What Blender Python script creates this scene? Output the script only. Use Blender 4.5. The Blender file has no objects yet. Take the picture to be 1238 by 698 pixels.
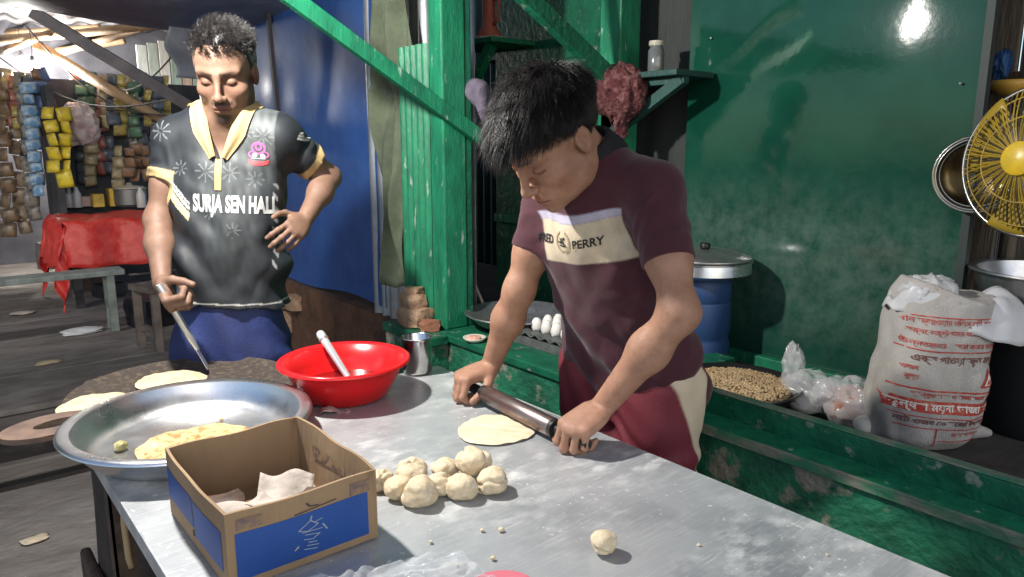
import bpy, bmesh, math, random
import numpy as np
from mathutils import Vector, Matrix
from mathutils.bvhtree import BVHTree
random.seed(7); np.random.seed(7)
SC = bpy.context.scene
COL = SC.collection
PI = math.pi
# ------------------------------------------------------------------ camera
CAM_H = 1.36; YAW = math.radians(39.3); PITCH = math.radians(11.1); FPX = 884.0
FW = np.array([math.sin(YAW)*math.cos(PITCH), math.cos(YAW)*math.cos(PITCH), -math.sin(PITCH)])
RT = np.array([math.cos(YAW), -math.sin(YAW), 0.0])
UP = np.cross(RT, FW)
EYE = np.array([0.0, 0.0, CAM_H])
cam = bpy.data.cameras.new('camera'); cam_o = bpy.data.objects.new('camera', cam); COL.objects.link(cam_o)
cam.sensor_width = 36.0; cam.lens = FPX/1238*36.0; cam.clip_start = 0.05; cam.clip_end = 400
cam_o.matrix_world = Matrix(((RT[0],UP[0],-FW[0],0),(RT[1],UP[1],-FW[1],0),(RT[2],UP[2],-FW[2],CAM_H),(0,0,0,1)))
SC.camera = cam_o
# ------------------------------------------------------------------ night sky
W = bpy.data.worlds.new('World'); SC.world = W; W.use_nodes = True
wn = W.node_tree.nodes; wl = W.node_tree.links
sky = wn.new('ShaderNodeTexSky'); sky.sky_type = 'NISHITA'; sky.sun_disc = False
sky.sun_elevation = math.radians(35); sky.sun_rotation = math.radians(200)
wn['Background'].inputs['Strength'].default_value = 0.115
wl.new(sky.outputs[0], wn['Background'].inputs['Color'])
sun = bpy.data.lights.new('moonlight', 'SUN'); sun.energy = 0.02; sun.angle = math.radians(10)
sun_o = bpy.data.objects.new('moonlight', sun); COL.objects.link(sun_o); sun_o.rotation_euler = (math.radians(40), 0, math.radians(20))
SC.view_settings.view_transform = 'Standard'; SC.view_settings.look = 'None'
SC.view_settings.exposure = 0.84; SC.view_settings.gamma = 1.0
LAMP_POS = (0.335, 1.73, 2.06); LAMP_W = 95.0
BULB2_W = 170.0

# ------------------------------------------------------------------ measuring helpers
def ray(x, y): return FW + RT*((x-619.0)/FPX) + UP*((349.0-y)/FPX)
def at(x, y, d): return EYE + ray(x, y)*d
def atz(x, y, z): r = ray(x, y); return EYE + r*((z-CAM_H)/r[2])
def atx(x, y, X): r = ray(x, y); return EYE + r*(X/r[0])
def aty(x, y, Y): r = ray(x, y); return EYE + r*(Y/r[1])
def nrm(v): v = np.asarray(v, float); return v/np.linalg.norm(v)

# ------------------------------------------------------------------ materials
MATS = {}
def mat(name, col, rough=0.6, metal=0.0, col2=None, scale=8.0, lo=0.4, hi=0.65, detail=6.0, bump=0.0, bscale=60.0,
        stretch=(1,1,1), col3=None, scale3=3.0, lo3=0.55, hi3=0.7, rough2=None, trans=0.0, alpha=1.0, spec=0.5, emit=None, estr=0.0,
        sheen=0.0, ior=1.45, coat=0.0, attr=None, sss=0.0, gen=False):
    if name in MATS: return MATS[name]
    m = bpy.data.materials.new(name); m.use_nodes = True; MATS[name] = m
    nt = m.node_tree; N = nt.nodes; L = nt.links; B = N['Principled BSDF']
    B.inputs['Roughness'].default_value = rough; B.inputs['Metallic'].default_value = metal
    B.inputs['Specular IOR Level'].default_value = spec; B.inputs['IOR'].default_value = ior
    B.inputs['Transmission Weight'].default_value = trans; B.inputs['Alpha'].default_value = alpha
    B.inputs['Coat Weight'].default_value = coat
    if sheen: B.inputs['Sheen Weight'].default_value = sheen
    if sss:
        B.inputs['Subsurface Weight'].default_value = sss; B.inputs['Subsurface Radius'].default_value = (1, .4, .25); B.inputs['Subsurface Scale'].default_value = 0.006
    def c4(c): return (c[0], c[1], c[2], 1)
    if emit is not None:
        B.inputs['Emission Color'].default_value = c4(emit); B.inputs['Emission Strength'].default_value = estr
    tc = N.new('ShaderNodeTexCoord'); mp = N.new('ShaderNodeMapping'); mp.inputs['Scale'].default_value = stretch
    L.new(tc.outputs['Generated' if gen else 'Object'], mp.inputs['Vector'])
    src = None
    if attr:
        a = N.new('ShaderNodeAttribute'); a.attribute_name = attr; src = a.outputs['Color']
    def noise(sc, lo, hi, det=6.0):
        n = N.new('ShaderNodeTexNoise'); n.inputs['Scale'].default_value = sc; n.inputs['Detail'].default_value = det; n.inputs['Roughness'].default_value = 0.62
        L.new(mp.outputs['Vector'], n.inputs['Vector'])
        r = N.new('ShaderNodeValToRGB'); r.color_ramp.elements[0].position = lo; r.color_ramp.elements[1].position = hi
        L.new(n.outputs['Fac'], r.inputs['Fac']); return r.outputs['Color']
    def mix(f, a, b, blend='MIX'):
        x = N.new('ShaderNodeMix'); x.data_type = 'RGBA'; x.blend_type = blend
        if isinstance(f, float): x.inputs[0].default_value = f
        else: L.new(f, x.inputs[0])
        for i, v in ((6, a), (7, b)):
            if isinstance(v, tuple): x.inputs[i].default_value = c4(v)
            else: L.new(v, x.inputs[i])
        return x.outputs[2]
    base = src if src is not None else tuple(col)
    if col2 is not None:
        f = noise(scale, lo, hi, detail)
        base = mix(f, base, tuple(col2)) if src is None else mix(f, base, mix(1.0, base, tuple(col2), 'MULTIPLY'))
        if rough2 is not None:
            mr = N.new('ShaderNodeMapRange'); mr.inputs['To Min'].default_value = rough; mr.inputs['To Max'].default_value = rough2
            L.new(f, mr.inputs['Value']); L.new(mr.outputs[0], B.inputs['Roughness'])
    if col3 is not None:
        base = mix(noise(scale3, lo3, hi3, 9.0), base, tuple(col3))
    if isinstance(base, tuple): B.inputs['Base Color'].default_value = c4(base)
    else: L.new(base, B.inputs['Base Color'])
    if bump:
        n = N.new('ShaderNodeTexNoise'); n.inputs['Scale'].default_value = bscale; n.inputs['Detail'].default_value = 5
        L.new(mp.outputs['Vector'], n.inputs['Vector'])
        b = N.new('ShaderNodeBump'); b.inputs['Strength'].default_value = bump; b.inputs['Distance'].default_value = 0.01
        L.new(n.outputs['Fac'], b.inputs['Height']); L.new(b.outputs[0], B.inputs['Normal'])
    return m

# ------------------------------------------------------------------ object helpers
def tag(o, label=None, cat=None, group=None, kind=None):
    if label: o['label'] = label
    if cat: o['category'] = cat
    if group: o['group'] = group
    if kind: o['kind'] = kind
    return o
def thing(name, label, cat, loc=(0,0,0), group=None):
    o = bpy.data.objects.new(name, None); COL.objects.link(o); o.location = Vector([float(v) for v in loc]); o.empty_display_size = 0.05
    return tag(o, label, cat, group)
def world_loc(o):
    v = Vector(o.location)
    while o.parent is not None:
        o = o.parent; v = v + Vector(o.location)
    return v
def link_mesh(name, me, m, parent=None, smooth=False, sharp=None):
    """me holds world coordinates; the object gets its origin in the middle of its box"""
    n = len(me.vertices); co = np.empty(n*3, np.float32); me.vertices.foreach_get('co', co); co = co.reshape(-1, 3)
    c = (co.min(0)+co.max(0))/2 if n else np.zeros(3)
    me.vertices.foreach_set('co', (co-c).astype(np.float32).ravel()); me.update()
    if m is not None: me.materials.append(m)
    if smooth:
        me.shade_smooth()
        if sharp: me.set_sharp_from_angle(angle=math.radians(sharp))
    o = bpy.data.objects.new(name, me); COL.objects.link(o)
    v = Vector([float(x) for x in c])
    if parent is not None:
        o.parent = parent; v = v - world_loc(parent)
    o.location = v
    return o
def pyd(name, v, f, m, parent=None, smooth=False, sharp=None):
    me = bpy.data.meshes.new(name); me.from_pydata([tuple(map(float, p)) for p in v], [], [tuple(map(int, q)) for q in f]); me.validate()
    return link_mesh(name, me, m, parent, smooth, sharp)
def copy_tree(o, parent=None):
    c = o.copy(); COL.objects.link(c); c.parent = parent
    for ch in list(o.children): copy_tree(ch, c)
    return c

class MB:
    """collects shapes for ONE mesh"""
    def __init__(s): s.v = []; s.f = []
    def add(s, v, f):
        n = len(s.v); s.v += [tuple(map(float, p)) for p in v]; s.f += [tuple(i+n for i in q) for q in f]; return s
    def box(s, a, b, bev=0.0, M=None):
        a = np.minimum(a, b).astype(float) if False else np.array(a, float); b = np.array(b, float)
        lo = np.minimum(a, b); hi = np.maximum(a, b)
        if bev <= 0:
            v = [(x, y, z) for x in (lo[0], hi[0]) for y in (lo[1], hi[1]) for z in (lo[2], hi[2])]
            f = [(0,1,3,2),(4,6,7,5),(0,4,5,1),(2,3,7,6),(0,2,6,4),(1,5,7,3)]
        else:
            bm = bmesh.new(); bmesh.ops.create_cube(bm, size=1.0)
            for q in bm.verts: q.co = Vector([(lo[i]+hi[i])/2 + q.co[i]*(hi[i]-lo[i]) for i in range(3)])
            bmesh.ops.bevel(bm, geom=bm.edges[:], offset=min(bev, float((hi-lo).min())*.45), segments=2, affect='EDGES', profile=.5)
            bm.verts.index_update(); v = [tuple(q.co) for q in bm.verts]; f = [tuple(q.index for q in p.verts) for p in bm.faces]; bm.free()
        if M is not None: v = [tuple(M @ Vector(p)) for p in v]
        return s.add(v, f)
    def bar(s, a, b, w, h, roll=None, bev=0.0):
        """a beam of section w x h from a to b"""
        a = np.array(a, float); b = np.array(b, float); t = nrm(b-a)
        r = np.array(roll if roll is not None else ((0,0,1) if abs(t[2]) < .95 else (1,0,0)), float)
        x = nrm(np.cross(t, r)); y = np.cross(x, t); l = np.linalg.norm(b-a)
        M = Matrix([[x[i], y[i], t[i], a[i]] for i in range(3)]+[[0,0,0,1]])
        return s.box((-w/2,-h/2,0), (w/2,h/2,l), bev, M)
    def tube(s, pts, r, n=10, cap=True):
        pts = [np.array(p, float) for p in pts]; k = len(pts); rs = r if hasattr(r, '__len__') else [r]*k
        v = []; f = []; prev = None
        for i, p in enumerate(pts):
            t = nrm(pts[min(i+1, k-1)]-pts[max(i-1, 0)])
            if prev is None: x = nrm(np.cross(t, (0,0,1) if abs(t[2]) < .9 else (1,0,0)))
            else: x = nrm(prev-t*(prev@t))
            prev = x; y = np.cross(t, x)
            for j in range(n): a = 2*PI*j/n; v.append(p+rs[i]*(x*math.cos(a)+y*math.sin(a)))
        for i in range(k-1):
            for j in range(n): f.append((i*n+j, i*n+(j+1) % n, (i+1)*n+(j+1) % n, (i+1)*n+j))
        if cap: f.append(tuple(range(n-1, -1, -1))); f.append(tuple((k-1)*n+j for j in range(n)))
        return s.add(v, f)
    def lathe(s, prof, c=(0,0,0), n=48, wob=None, closed=False, M=None):
        v = []; f = []; k = len(prof)
        for i, (r, z) in enumerate(prof):
            for j in range(n):
                a = 2*PI*j/n; rr = r*(1+(wob(a, i) if wob else 0)); p = (rr*math.cos(a), rr*math.sin(a), z)
                if M is not None: p = M @ Vector(p)
                v.append((c[0]+p[0], c[1]+p[1], c[2]+p[2]))
        for i in range(k if closed else k-1):
            i2 = (i+1) % k
            for j in range(n): f.append((i*n+j, i*n+(j+1) % n, i2*n+(j+1) % n, i2*n+j))
        if not closed:
            if prof[0][0] > 1e-6: f.append(tuple(range(n-1, -1, -1)))
            if prof[-1][0] > 1e-6: f.append(tuple((k-1)*n+j for j in range(n)))
        return s.add(v, f)
    def grid(s, fn, nu, nv, thick=0.0):
        """fn(u,v) -> point; a sheet, doubled with thickness when asked"""
        P = np.array([[fn(i/nu, j/nv) for j in range(nv+1)] for i in range(nu+1)], float)
        idx = lambda i, j: i*(nv+1)+j
        f = [(idx(i,j), idx(i+1,j), idx(i+1,j+1), idx(i,j+1)) for i in range(nu) for j in range(nv)]
        if thick <= 0: return s.add(P.reshape(-1,3), f)
        du = np.gradient(P, axis=0); dv = np.gradient(P, axis=1); nn = np.cross(du, dv); nn /= np.maximum(np.linalg.norm(nn, axis=2, keepdims=True), 1e-9)
        Q = P-nn*thick; m = (nu+1)*(nv+1)
        f2 = f+[tuple(i+m for i in reversed(q)) for q in f]
        per = [idx(i,0) for i in range(nu)]+[idx(nu,j) for j in range(nv)]+[idx(i,nv) for i in range(nu,0,-1)]+[idx(0,j) for j in range(nv,0,-1)]
        for a, b in zip(per, per[1:]+per[:1]): f2.append((b, a, a+m, b+m))
        return s.add(np.concatenate([P.reshape(-1,3), Q.reshape(-1,3)]), f2)
    def build(s, name, m, parent=None, smooth=False, sharp=None): return pyd(name, s.v, s.f, m, parent, smooth, sharp)

def fnoise(p, s=1.0, seed=0.0):
    """cheap smooth noise from warped sines, about -1..1; p is (...,3)"""
    x = p[..., 0]*s+seed; y = p[..., 1]*s+seed*1.7; z = p[..., 2]*s+seed*2.3
    a = np.sin(x*1.0+1.3*np.sin(y*1.1+.5)+.7*np.sin(z*1.7)); b = np.sin(y*1.3+1.1*np.sin(z*.9+1.)+.6*np.sin(x*1.9)); c = np.sin(z*1.2+1.2*np.sin(x*1.05+2.)+.8*np.sin(y*1.6))
    return (a+b+c)/3.0

# ------------------------------------------------------------------ implicit surfaces -> one continuous mesh
def smin(a, b, k):
    h = np.maximum(k-np.abs(a-b), 0)/k
    return np.minimum(a, b)-h*h*k*.25
def smax(a, b, k): return -smin(-a, -b, k)
def s_cone(p, a, b, r1, r2):
    a = np.asarray(a, float); ba = np.asarray(b, float)-a; pa = p-a
    h = np.minimum(np.maximum((pa@ba)/(ba@ba), 0), 1); q = pa-h[..., None]*ba
    return np.sqrt(np.einsum('...i,...i', q, q))-(r1+(r2-r1)*h)
def s_ell(p, c, r):
    q = p-np.asarray(c, float); r = np.asarray(r, float)
    q = q/r; k0 = np.sqrt(np.einsum('...i,...i', q, q)); q = q/r; k1 = np.sqrt(np.einsum('...i,...i', q, q))
    return k0*(k0-1)/np.maximum(k1, 1e-9)
class Body:
    """list of (op, k, fn, centre, radius); centre None = everywhere"""
    def __init__(s): s.n = []
    def cone(s, a, b, r1, r2, k=.02, op='u'):
        a = np.asarray(a, float); b = np.asarray(b, float)
        s.n.append((op, k, lambda p: s_cone(p, a, b, r1, r2), (a+b)/2, np.linalg.norm(b-a)/2+max(r1, r2)))
    def ell(s, c, r, axes=None, k=.02, op='u'):
        c = np.asarray(c, float); A = None if axes is None else np.array(axes, float)
        if A is None: fn = lambda p: s_ell(p, c, r)
        else: fn = lambda p: s_ell((p-c)@A.T, (0,0,0), r)
        s.n.append((op, k, fn, c, max(r)))
    def fn(s, f, c=None, R=1.0, k=.02, op='u'): s.n.append((op, k, f, None if c is None else np.asarray(c, float), R))
    def ev(s, p, sel=None):
        d = np.full(p.shape[:-1], 0.5)
        for i in (range(len(s.n)) if sel is None else sel):
            op, k, f, cc, rr = s.n[i]; e = f(p)
            if op == 'u': d = smin(d, e, k) if k > 0 else np.minimum(d, e)
            elif op == 's': d = smax(d, -e, k) if k > 0 else np.maximum(d, -e)
            elif op == 'i': d = smax(d, e, k) if k > 0 else np.maximum(d, e)
        return d
    def mesh(s, lo, hi, h, N=12):
        lo = np.asarray(lo, float); hi = np.asarray(hi, float); nb = np.ceil((hi-lo)/(h*N)).astype(int)
        rad = h*N*math.sqrt(3)/2
        g = np.arange(N+1)*h; G = np.stack(np.meshgrid(g, g, g, indexing='ij'), -1)
        big = int(max(nb)*N+4); KV = []; PV = []; QK = []
        key = lambda I: (I[:, 0]*big+I[:, 1])*big+I[:, 2]
        BI = np.stack(np.meshgrid(*[np.arange(q) for q in nb], indexing='ij'), -1).reshape(-1, 3); CC = lo+(BI+.5)*h*N
        act = np.abs(s.ev(CC)) <= rad*1.1+.010; BI = BI[act]; CC = CC[act]
        near = np.stack([np.ones(len(CC), bool) if cc is None else np.linalg.norm(CC-cc, axis=1) <= rr+rad+k+.012 for op, k, f, cc, rr in s.n], 1)
        for bi in range(len(BI)):
            o = lo+BI[bi]*h*N
            V = s.ev(G+o, np.nonzero(near[bi])[0]); S = V < 0
            if S.all() or not S.any(): continue
            base = BI[bi]*N
            corners = [(i, j, k) for i in (0, 1) for j in (0, 1) for k in (0, 1)]
            cnt = sum(S[i:N+i, j:N+j, k:N+k].astype(np.int8) for i, j, k in corners)
            I = np.argwhere((cnt > 0) & (cnt < 8))
            if len(I):
                acc = np.zeros((len(I), 3)); w = np.zeros(len(I))
                for a in corners:
                    for ax in range(3):
                        if a[ax]: continue
                        b = list(a); b[ax] = 1
                        va = V[I[:,0]+a[0], I[:,1]+a[1], I[:,2]+a[2]]; vb = V[I[:,0]+b[0], I[:,1]+b[1], I[:,2]+b[2]]
                        x = (va < 0) != (vb < 0); t = np.where(x, va/np.where(x, va-vb, 1), 0)
                        q = np.repeat(np.array([a], float), len(I), 0); q[:, ax] += t
                        acc += q*x[:, None]; w += x
                PV.append(o+(I+acc/w[:, None])*h); KV.append(key(I+base+1))
            for ax in range(3):
                sl0 = [slice(0, N)]*3; sl1 = [slice(0, N)]*3; sl1[ax] = slice(1, N+1)
                A = S[tuple(sl0)]; Bb = S[tuple(sl1)]; E = np.argwhere(A != Bb)
                if not len(E): continue
                flip = A[E[:,0], E[:,1], E[:,2]]; E = E+base+1
                u = (ax+1) % 3; w_ = (ax+2) % 3; eu = np.zeros(3, int); eu[u] = 1; ew = np.zeros(3, int); ew[w_] = 1
                q = np.stack([key(E-eu-ew), key(E-ew), key(E), key(E-eu)], 1)
                q[~flip] = q[~flip][:, ::-1]; QK.append(q)
        K = np.concatenate(KV); P = np.concatenate(PV); Q = np.concatenate(QK)
        srt = np.argsort(K); Ks = K[srt]; P = P[srt]
        ix = np.clip(np.searchsorted(Ks, Q), 0, len(Ks)-1); ok = (Ks[ix] == Q).all(1); ix = ix[ok]
        # one light smoothing pass evens the lattice
        for _ in range(1):
            e0 = ix.ravel(); e1 = np.roll(ix, -1, 1).ravel(); i0 = np.concatenate([e0, e1]); i1 = np.concatenate([e1, e0]); n_ = len(P)
            w = np.maximum(np.bincount(i0, minlength=n_), 1)
            acc = np.stack([np.bincount(i0, P[i1, k], n_) for k in range(3)], 1)
            P = P*.5+.5*acc/w[:, None]
        return P, ix
def sdf_obj(name, P, Q, m, parent=None, colors=None):
    me = bpy.data.meshes.new(name); n = len(P); f = len(Q)
    me.vertices.add(n); me.vertices.foreach_set('co', P.astype(np.float32).ravel())
    me.loops.add(f*4); me.loops.foreach_set('vertex_index', Q.astype(np.int32).ravel())
    me.polygons.add(f); me.polygons.foreach_set('loop_start', np.arange(0, f*4, 4, dtype=np.int32))
    me.update(calc_edges=True); me.validate()
    if colors is not None:
        a = me.color_attributes.new('Col', 'FLOAT_COLOR', 'POINT')
        a.data.foreach_set('color', np.concatenate([colors, np.ones((n, 1))], 1).astype(np.float32).ravel())
    return link_mesh(name, me, m, parent, smooth=True)
# ------------------------------------------------------------------ the bulb hanging over the table
def bulb(name, label, pos, watts, r=.032, cord=.16, col=(1,.96,.90), est=40):
    t = thing(name, label, 'lamp', pos)
    x, y, z = pos
    mb = MB(); mb.lathe([(0,-.045),(r*.6,-.040),(r*.95,-.022),(r,0),(r*.85,.020),(r*.55,.036),(.014,.045)], (x,y,z), 20); b = mb.build('bulb', mat('lit_glass', (1,1,1), rough=.4, emit=col, estr=est), t, smooth=True)
    mb = MB(); mb.lathe([(.014,.046),(.016,.05),(.016,.085),(.008,.095)], (x,y,z), 16); mb.build('socket', mat('lamp_socket', (.03,.03,.03), rough=.5), t, smooth=True, sharp=40)
    mb = MB(); mb.tube([(x,y,z+.09),(x+.01,y,z+.09+cord*.5),(x,y,z+.09+cord)], .003, 6); mb.build('cord', MATS['lamp_socket'], t)
    l = bpy.data.lights.new(name+'_light', 'POINT'); l.energy = watts; l.color = col; l.shadow_soft_size = r*1.15
    lo = bpy.data.objects.new(name+'_light', l); COL.objects.link(lo); lo.parent = t; lo.location = (0,0,-.085)
    return t
bulb('hanging_bulb', 'white hanging bulb over the steel table, above the pan', LAMP_POS, LAMP_W, cord=.78)
bulb('hanging_bulb', 'added unseen fill bulb over the lane left of the picture', (-1.3,4.9,2.45), 85.0, cord=.3)  # extra bulb added out of view to brighten the lane floor
# ================================================================== SETTING
M_EARTH = mat('packed_earth', (.040,.033,.028), rough=.9, col2=(.020,.016,.014), scale=2.2, lo=.35, hi=.7, bump=.6, bscale=14, col3=(.13,.115,.10), scale3=.9)
M_PLANK = mat('worn_planks', (.20,.180,.162), rough=.85, col2=(.085,.074,.066), scale=4.5, lo=.32, hi=.72, stretch=(.7,1.5,1), bump=.9, bscale=30, col3=(.27,.25,.23), scale3=2.6, lo3=.52, hi3=.75, detail=10)
M_PLANKD = mat('dark_planks', (.075,.062,.055), rough=.75, col2=(.13,.115,.105), scale=3.0, stretch=(.5,3,3), bump=.5, bscale=20)
M_GREEN = mat('green_paint', (.007,.125,.062), rough=.45, col2=(.004,.062,.034), scale=11, lo=.35, hi=.72, bump=.5, bscale=40, col3=(.17,.21,.17), scale3=24, lo3=.60, hi3=.68)
M_GREENL = mat('bright_green_paint', (.010,.185,.088), rough=.48, col2=(.005,.090,.048), scale=9, lo=.36, hi=.72, bump=.22, bscale=46, stretch=(3,3,.8), col3=(.28,.36,.30), scale3=14, lo3=.62, hi3=.70)
M_WORN = mat('worn_green_board', (.020,.185,.095), rough=.55, col2=(.010,.085,.048), scale=9, lo=.38, hi=.62, bump=.8, bscale=50, stretch=(1,.8,1), col3=(.22,.215,.17), scale3=11, lo3=.55, hi3=.62, detail=10)
M_WORNE = mat('scuffed_green_edge', (.03,.16,.085), rough=.6, col2=(.21,.20,.155), scale=16, lo=.42, hi=.62, bump=.5, bscale=60, stretch=(1,.5,1))
M_TEAL = mat('dark_teal_board', (.010,.045,.040), rough=.55, col2=(.02,.075,.062), scale=6, bump=.3, bscale=40, col3=(.12,.15,.14), scale3=24, lo3=.66, hi3=.75)

g = MB(); g.grid(lambda u, v: (-60+u*140, -30+v*150, -.17+.012*math.sin(u*900)*math.sin(v*700)), 60, 60); tag(g.build('ground', M_EARTH), kind='structure')
# plank floor on both sides of the open drain
fl = MB(); fl.box((-7,-3,-.16), (2.9,3.42,-.034)); fl = fl.build('floor', M_PLANKD); tag(fl, kind='structure')
def plank_row(parent, x0, x1, ys, z, m, seed):
    rg = random.Random(seed)
    for a, b in zip(ys, ys[1:]):
        cut = sorted([x0+rg.uniform(.25,.75)*(x1-x0)]) if x1-x0 > 3 else []
        xs = [x0]+cut+[x1]
        for c, d in zip(xs, xs[1:]):
            mb = MB(); t = rg.uniform(-.004,.004); y = rg.uniform(-.006,.006)
            v = [(c+.004,a+.006+y,z-.03+t),(d-.004,a+.006-y,z-.03+t)]
            mb.box((c+.004,a+.007,z-.030), (d-.004,b-.007,z+t), .006); mb.build('plank', m, parent)
plank_row(fl, -6, 1.35, [-2.2,-1.4,-.6,.2,.9,1.6,2.3,2.90,3.40], 0.0, M_PLANK, 3)
dk = MB(); dk.box((-9,4.46,-.16), (2.2,13.5,-.034)); dk = dk.build('deck', M_PLANKD); tag(dk, kind='structure')
plank_row(dk, -8, 1.72, [4.46,5.14,5.80,6.74,8.16,9.4,11.2,13.4], 0.0, M_PLANK, 5)
t = thing('wooden_batten', 'long dark wooden batten lying along the drain at lower left', 'batten', (-.6,3.5,0))
mb = MB(); mb.bar((-4,3.47,.045), (.75,3.50,.035), .055, .07, bev=.008); mb.build('beam', M_PLANKD, t)
mb = MB(); mb.bar((-4,3.60,-.02), (.6,3.58,-.03), .04, .05, bev=.006); mb.build('strip', M_PLANKD, t)

# ---- stall counter
ct = thing('stall_counter', 'worn green painted stall counter with scuffed ledge behind the teenager', 'counter', (1.5,.6,0))
mb = MB(); mb.box((1.452,-1.2,0), (1.53,2.42,.668)); mb.build('front_panel', M_WORN, ct)
mb = MB(); mb.box((1.440,-1.2,.668), (1.522,1.30,.687), .004); mb.build('ledge_board', M_GREENL, ct)
mb = MB(); mb.box((1.4365,-1.2,.664), (1.4445,1.30,.6885), .002); mb.build('ledge_edge', M_WORNE, ct)
mb = MB(); mb.box((1.522,-1.2,.660), (1.546,1.28,.742), .004); mb.build('upstand', M_GREEN, ct)
mb = MB(); mb.box((1.520,-1.2,.7425), (1.548,1.28,.7475), .002); mb.build('upstand_edge', M_WORNE, ct)
mb = MB(); mb.box((1.440,1.302,.660), (2.0,2.44,.687), .004); mb.build('counter_top', M_GREEN, ct)
mb = MB(); mb.box((1.36,2.12,.655), (1.439,2.46,.6865), .004); mb.build('end_shelf', M_GREEN, ct)
mb = MB(); mb.box((1.37,2.14,0), (1.45,2.45,.654)); mb.build('end_block', M_WORN, ct)
mb = MB(); mb.box((1.532,-1.2,.56), (3.2,1.301,.62)); mb.box((2.0,1.301,.56), (3.2,4.2,.62)); mb.build('platform', mat('platform_boards', (.060,.052,.045), rough=.85, col2=(.03,.026,.022), scale=6, bump=.4, bscale=30), ct)
mb = MB(); mb.box((1.446,2.42,0), (2.0,2.46,.66)); mb.build('end_panel', M_WORN, ct)

# ---- back wall of the stall: painted sheet, dented, dusty below
M_SHEET = mat('dark_green_sheet', (.007,.058,.036), rough=.20, col2=(.004,.040,.026), scale=5, lo=.35, hi=.7, bump=.015, bscale=40, spec=.45)
def dusty(m):
    nt = m.node_tree; N = nt.nodes; L = nt.links; B = N['Principled BSDF']; src = B.inputs['Base Color'].links[0].from_socket
    tc = N.new('ShaderNodeTexCoord'); sp = N.new('ShaderNodeSeparateXYZ'); L.new(tc.outputs['Object'], sp.inputs[0])
    n = N.new('ShaderNodeTexNoise'); n.inputs['Scale'].default_value = 17; n.inputs['Detail'].default_value = 13; n.inputs['Roughness'].default_value = .7; L.new(tc.outputs['Object'], n.inputs['Vector'])
    # flour dust: thickest between knee and chest height of the sheet
    r = N.new('ShaderNodeMapRange'); r.inputs['From Min'].default_value = -.30; r.inputs['From Max'].default_value = -.52; L.new(sp.outputs['Z'], r.inputs['Value'])
    r2 = N.new('ShaderNodeMapRange'); r2.inputs['From Min'].default_value = -.98; r2.inputs['From Max'].default_value = -.72; L.new(sp.outputs['Z'], r2.inputs['Value'])
    a = N.new('ShaderNodeMath'); a.operation = 'MULTIPLY'; L.new(r.outputs[0], a.inputs[0]); L.new(r2.outputs[0], a.inputs[1])
    rp = N.new('ShaderNodeValToRGB'); rp.color_ramp.elements[0].position = .30; rp.color_ramp.elements[1].position = .78; L.new(n.outputs['Fac'], rp.inputs['Fac'])
    b = N.new('ShaderNodeMath'); b.operation = 'MULTIPLY'; L.new(a.outputs[0], b.inputs[0]); L.new(rp.outputs['Color'], b.inputs[1])
    c = N.new('ShaderNodeMath'); c.operation = 'MULTIPLY'; L.new(b.outputs[0], c.inputs[0]); c.inputs[1].default_value = .26
    x = N.new('ShaderNodeMix'); x.data_type = 'RGBA'; L.new(c.outputs[0], x.inputs[0]); L.new(src, x.inputs[6]); x.inputs[7].default_value = (.30,.34,.31,1); L.new(x.outputs[2], B.inputs['Base Color'])
    rr = N.new('ShaderNodeMapRange'); rr.inputs['To Min'].default_value = .06; rr.inputs['To Max'].default_value = .62; L.new(c.outputs[0], rr.inputs['Value']); L.new(rr.outputs[0], B.inputs['Roughness'])
dusty(M_SHEET)
wl_ = thing('sheet_wall', 'large dark green painted sheet metal wall behind the sack', 'wall', (2.2,1.2,.62))
mb = MB(); mb.grid(lambda u, v: (2.2+.0012*math.sin(u*7)*math.sin(v*5)+.0004*math.sin(u*23+v*11)+.008*(v-.5), .733+u*.96, .60+v*2.0), 40, 60, thick=-.012); mb.build('sheet', M_SHEET, wl_, smooth=True, sharp=40)
mb = MB(); mb.box((2.165,.74,.60), (2.196,1.69,.655), .003); mb.build('bottom_rail', M_GREENL, wl_)
mb = MB(); mb.bar((2.187,.742,.62), (2.187,.742,2.6), .02, .03); mb.build('edge_strip', mat('dark_edge', (.02,.03,.028), rough=.6), wl_)
for yy, zz in ((.80,1.52),(1.60,1.72)):
    s = MB(); s.lathe([(0,.003),(.003,.002),(.004,0)], (0,0,0), 8, M=Matrix.Rotation(-PI/2, 3, 'Y')); s.v = [(p[0]+2.190, p[1]+yy, p[2]+zz) for p in s.v]; s.build('rivet', mat('rivet_metal', (.35,.36,.36), rough=.4, metal=.8), wl_)

# ---- recess left of it: corrugated back, shelves
def corr(name, label, org, du, n, z0, z1, pitch, amp, nd, m, cat='wall', step=8):
    """corrugated sheet: org + du*s along, waves along nd"""
    du = np.array(du, float); nd = np.array(nd, float); L = n*pitch; k = n*step
    mb = MB(); mb.grid(lambda u, v: np.array(org)+du*(u*L)+nd*(amp*math.sin(u*n*2*PI))+np.array([0,0,z0+v*(z1-z0)]), k, 2, thick=.0015)
    o = mb.build(name, m, None, smooth=True, sharp=60)
    return tag(o, label, cat)
corr('corrugated_wall', 'dark green corrugated wall deep behind the shelves', (2.78,.9,0), (0,1,0), 60, .6, 3.0, .075, .012, (1,0,0), mat('dull_green_tin', (.008,.045,.034), rough=.6, col2=(.005,.028,.022), scale=3, bump=.1))
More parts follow.
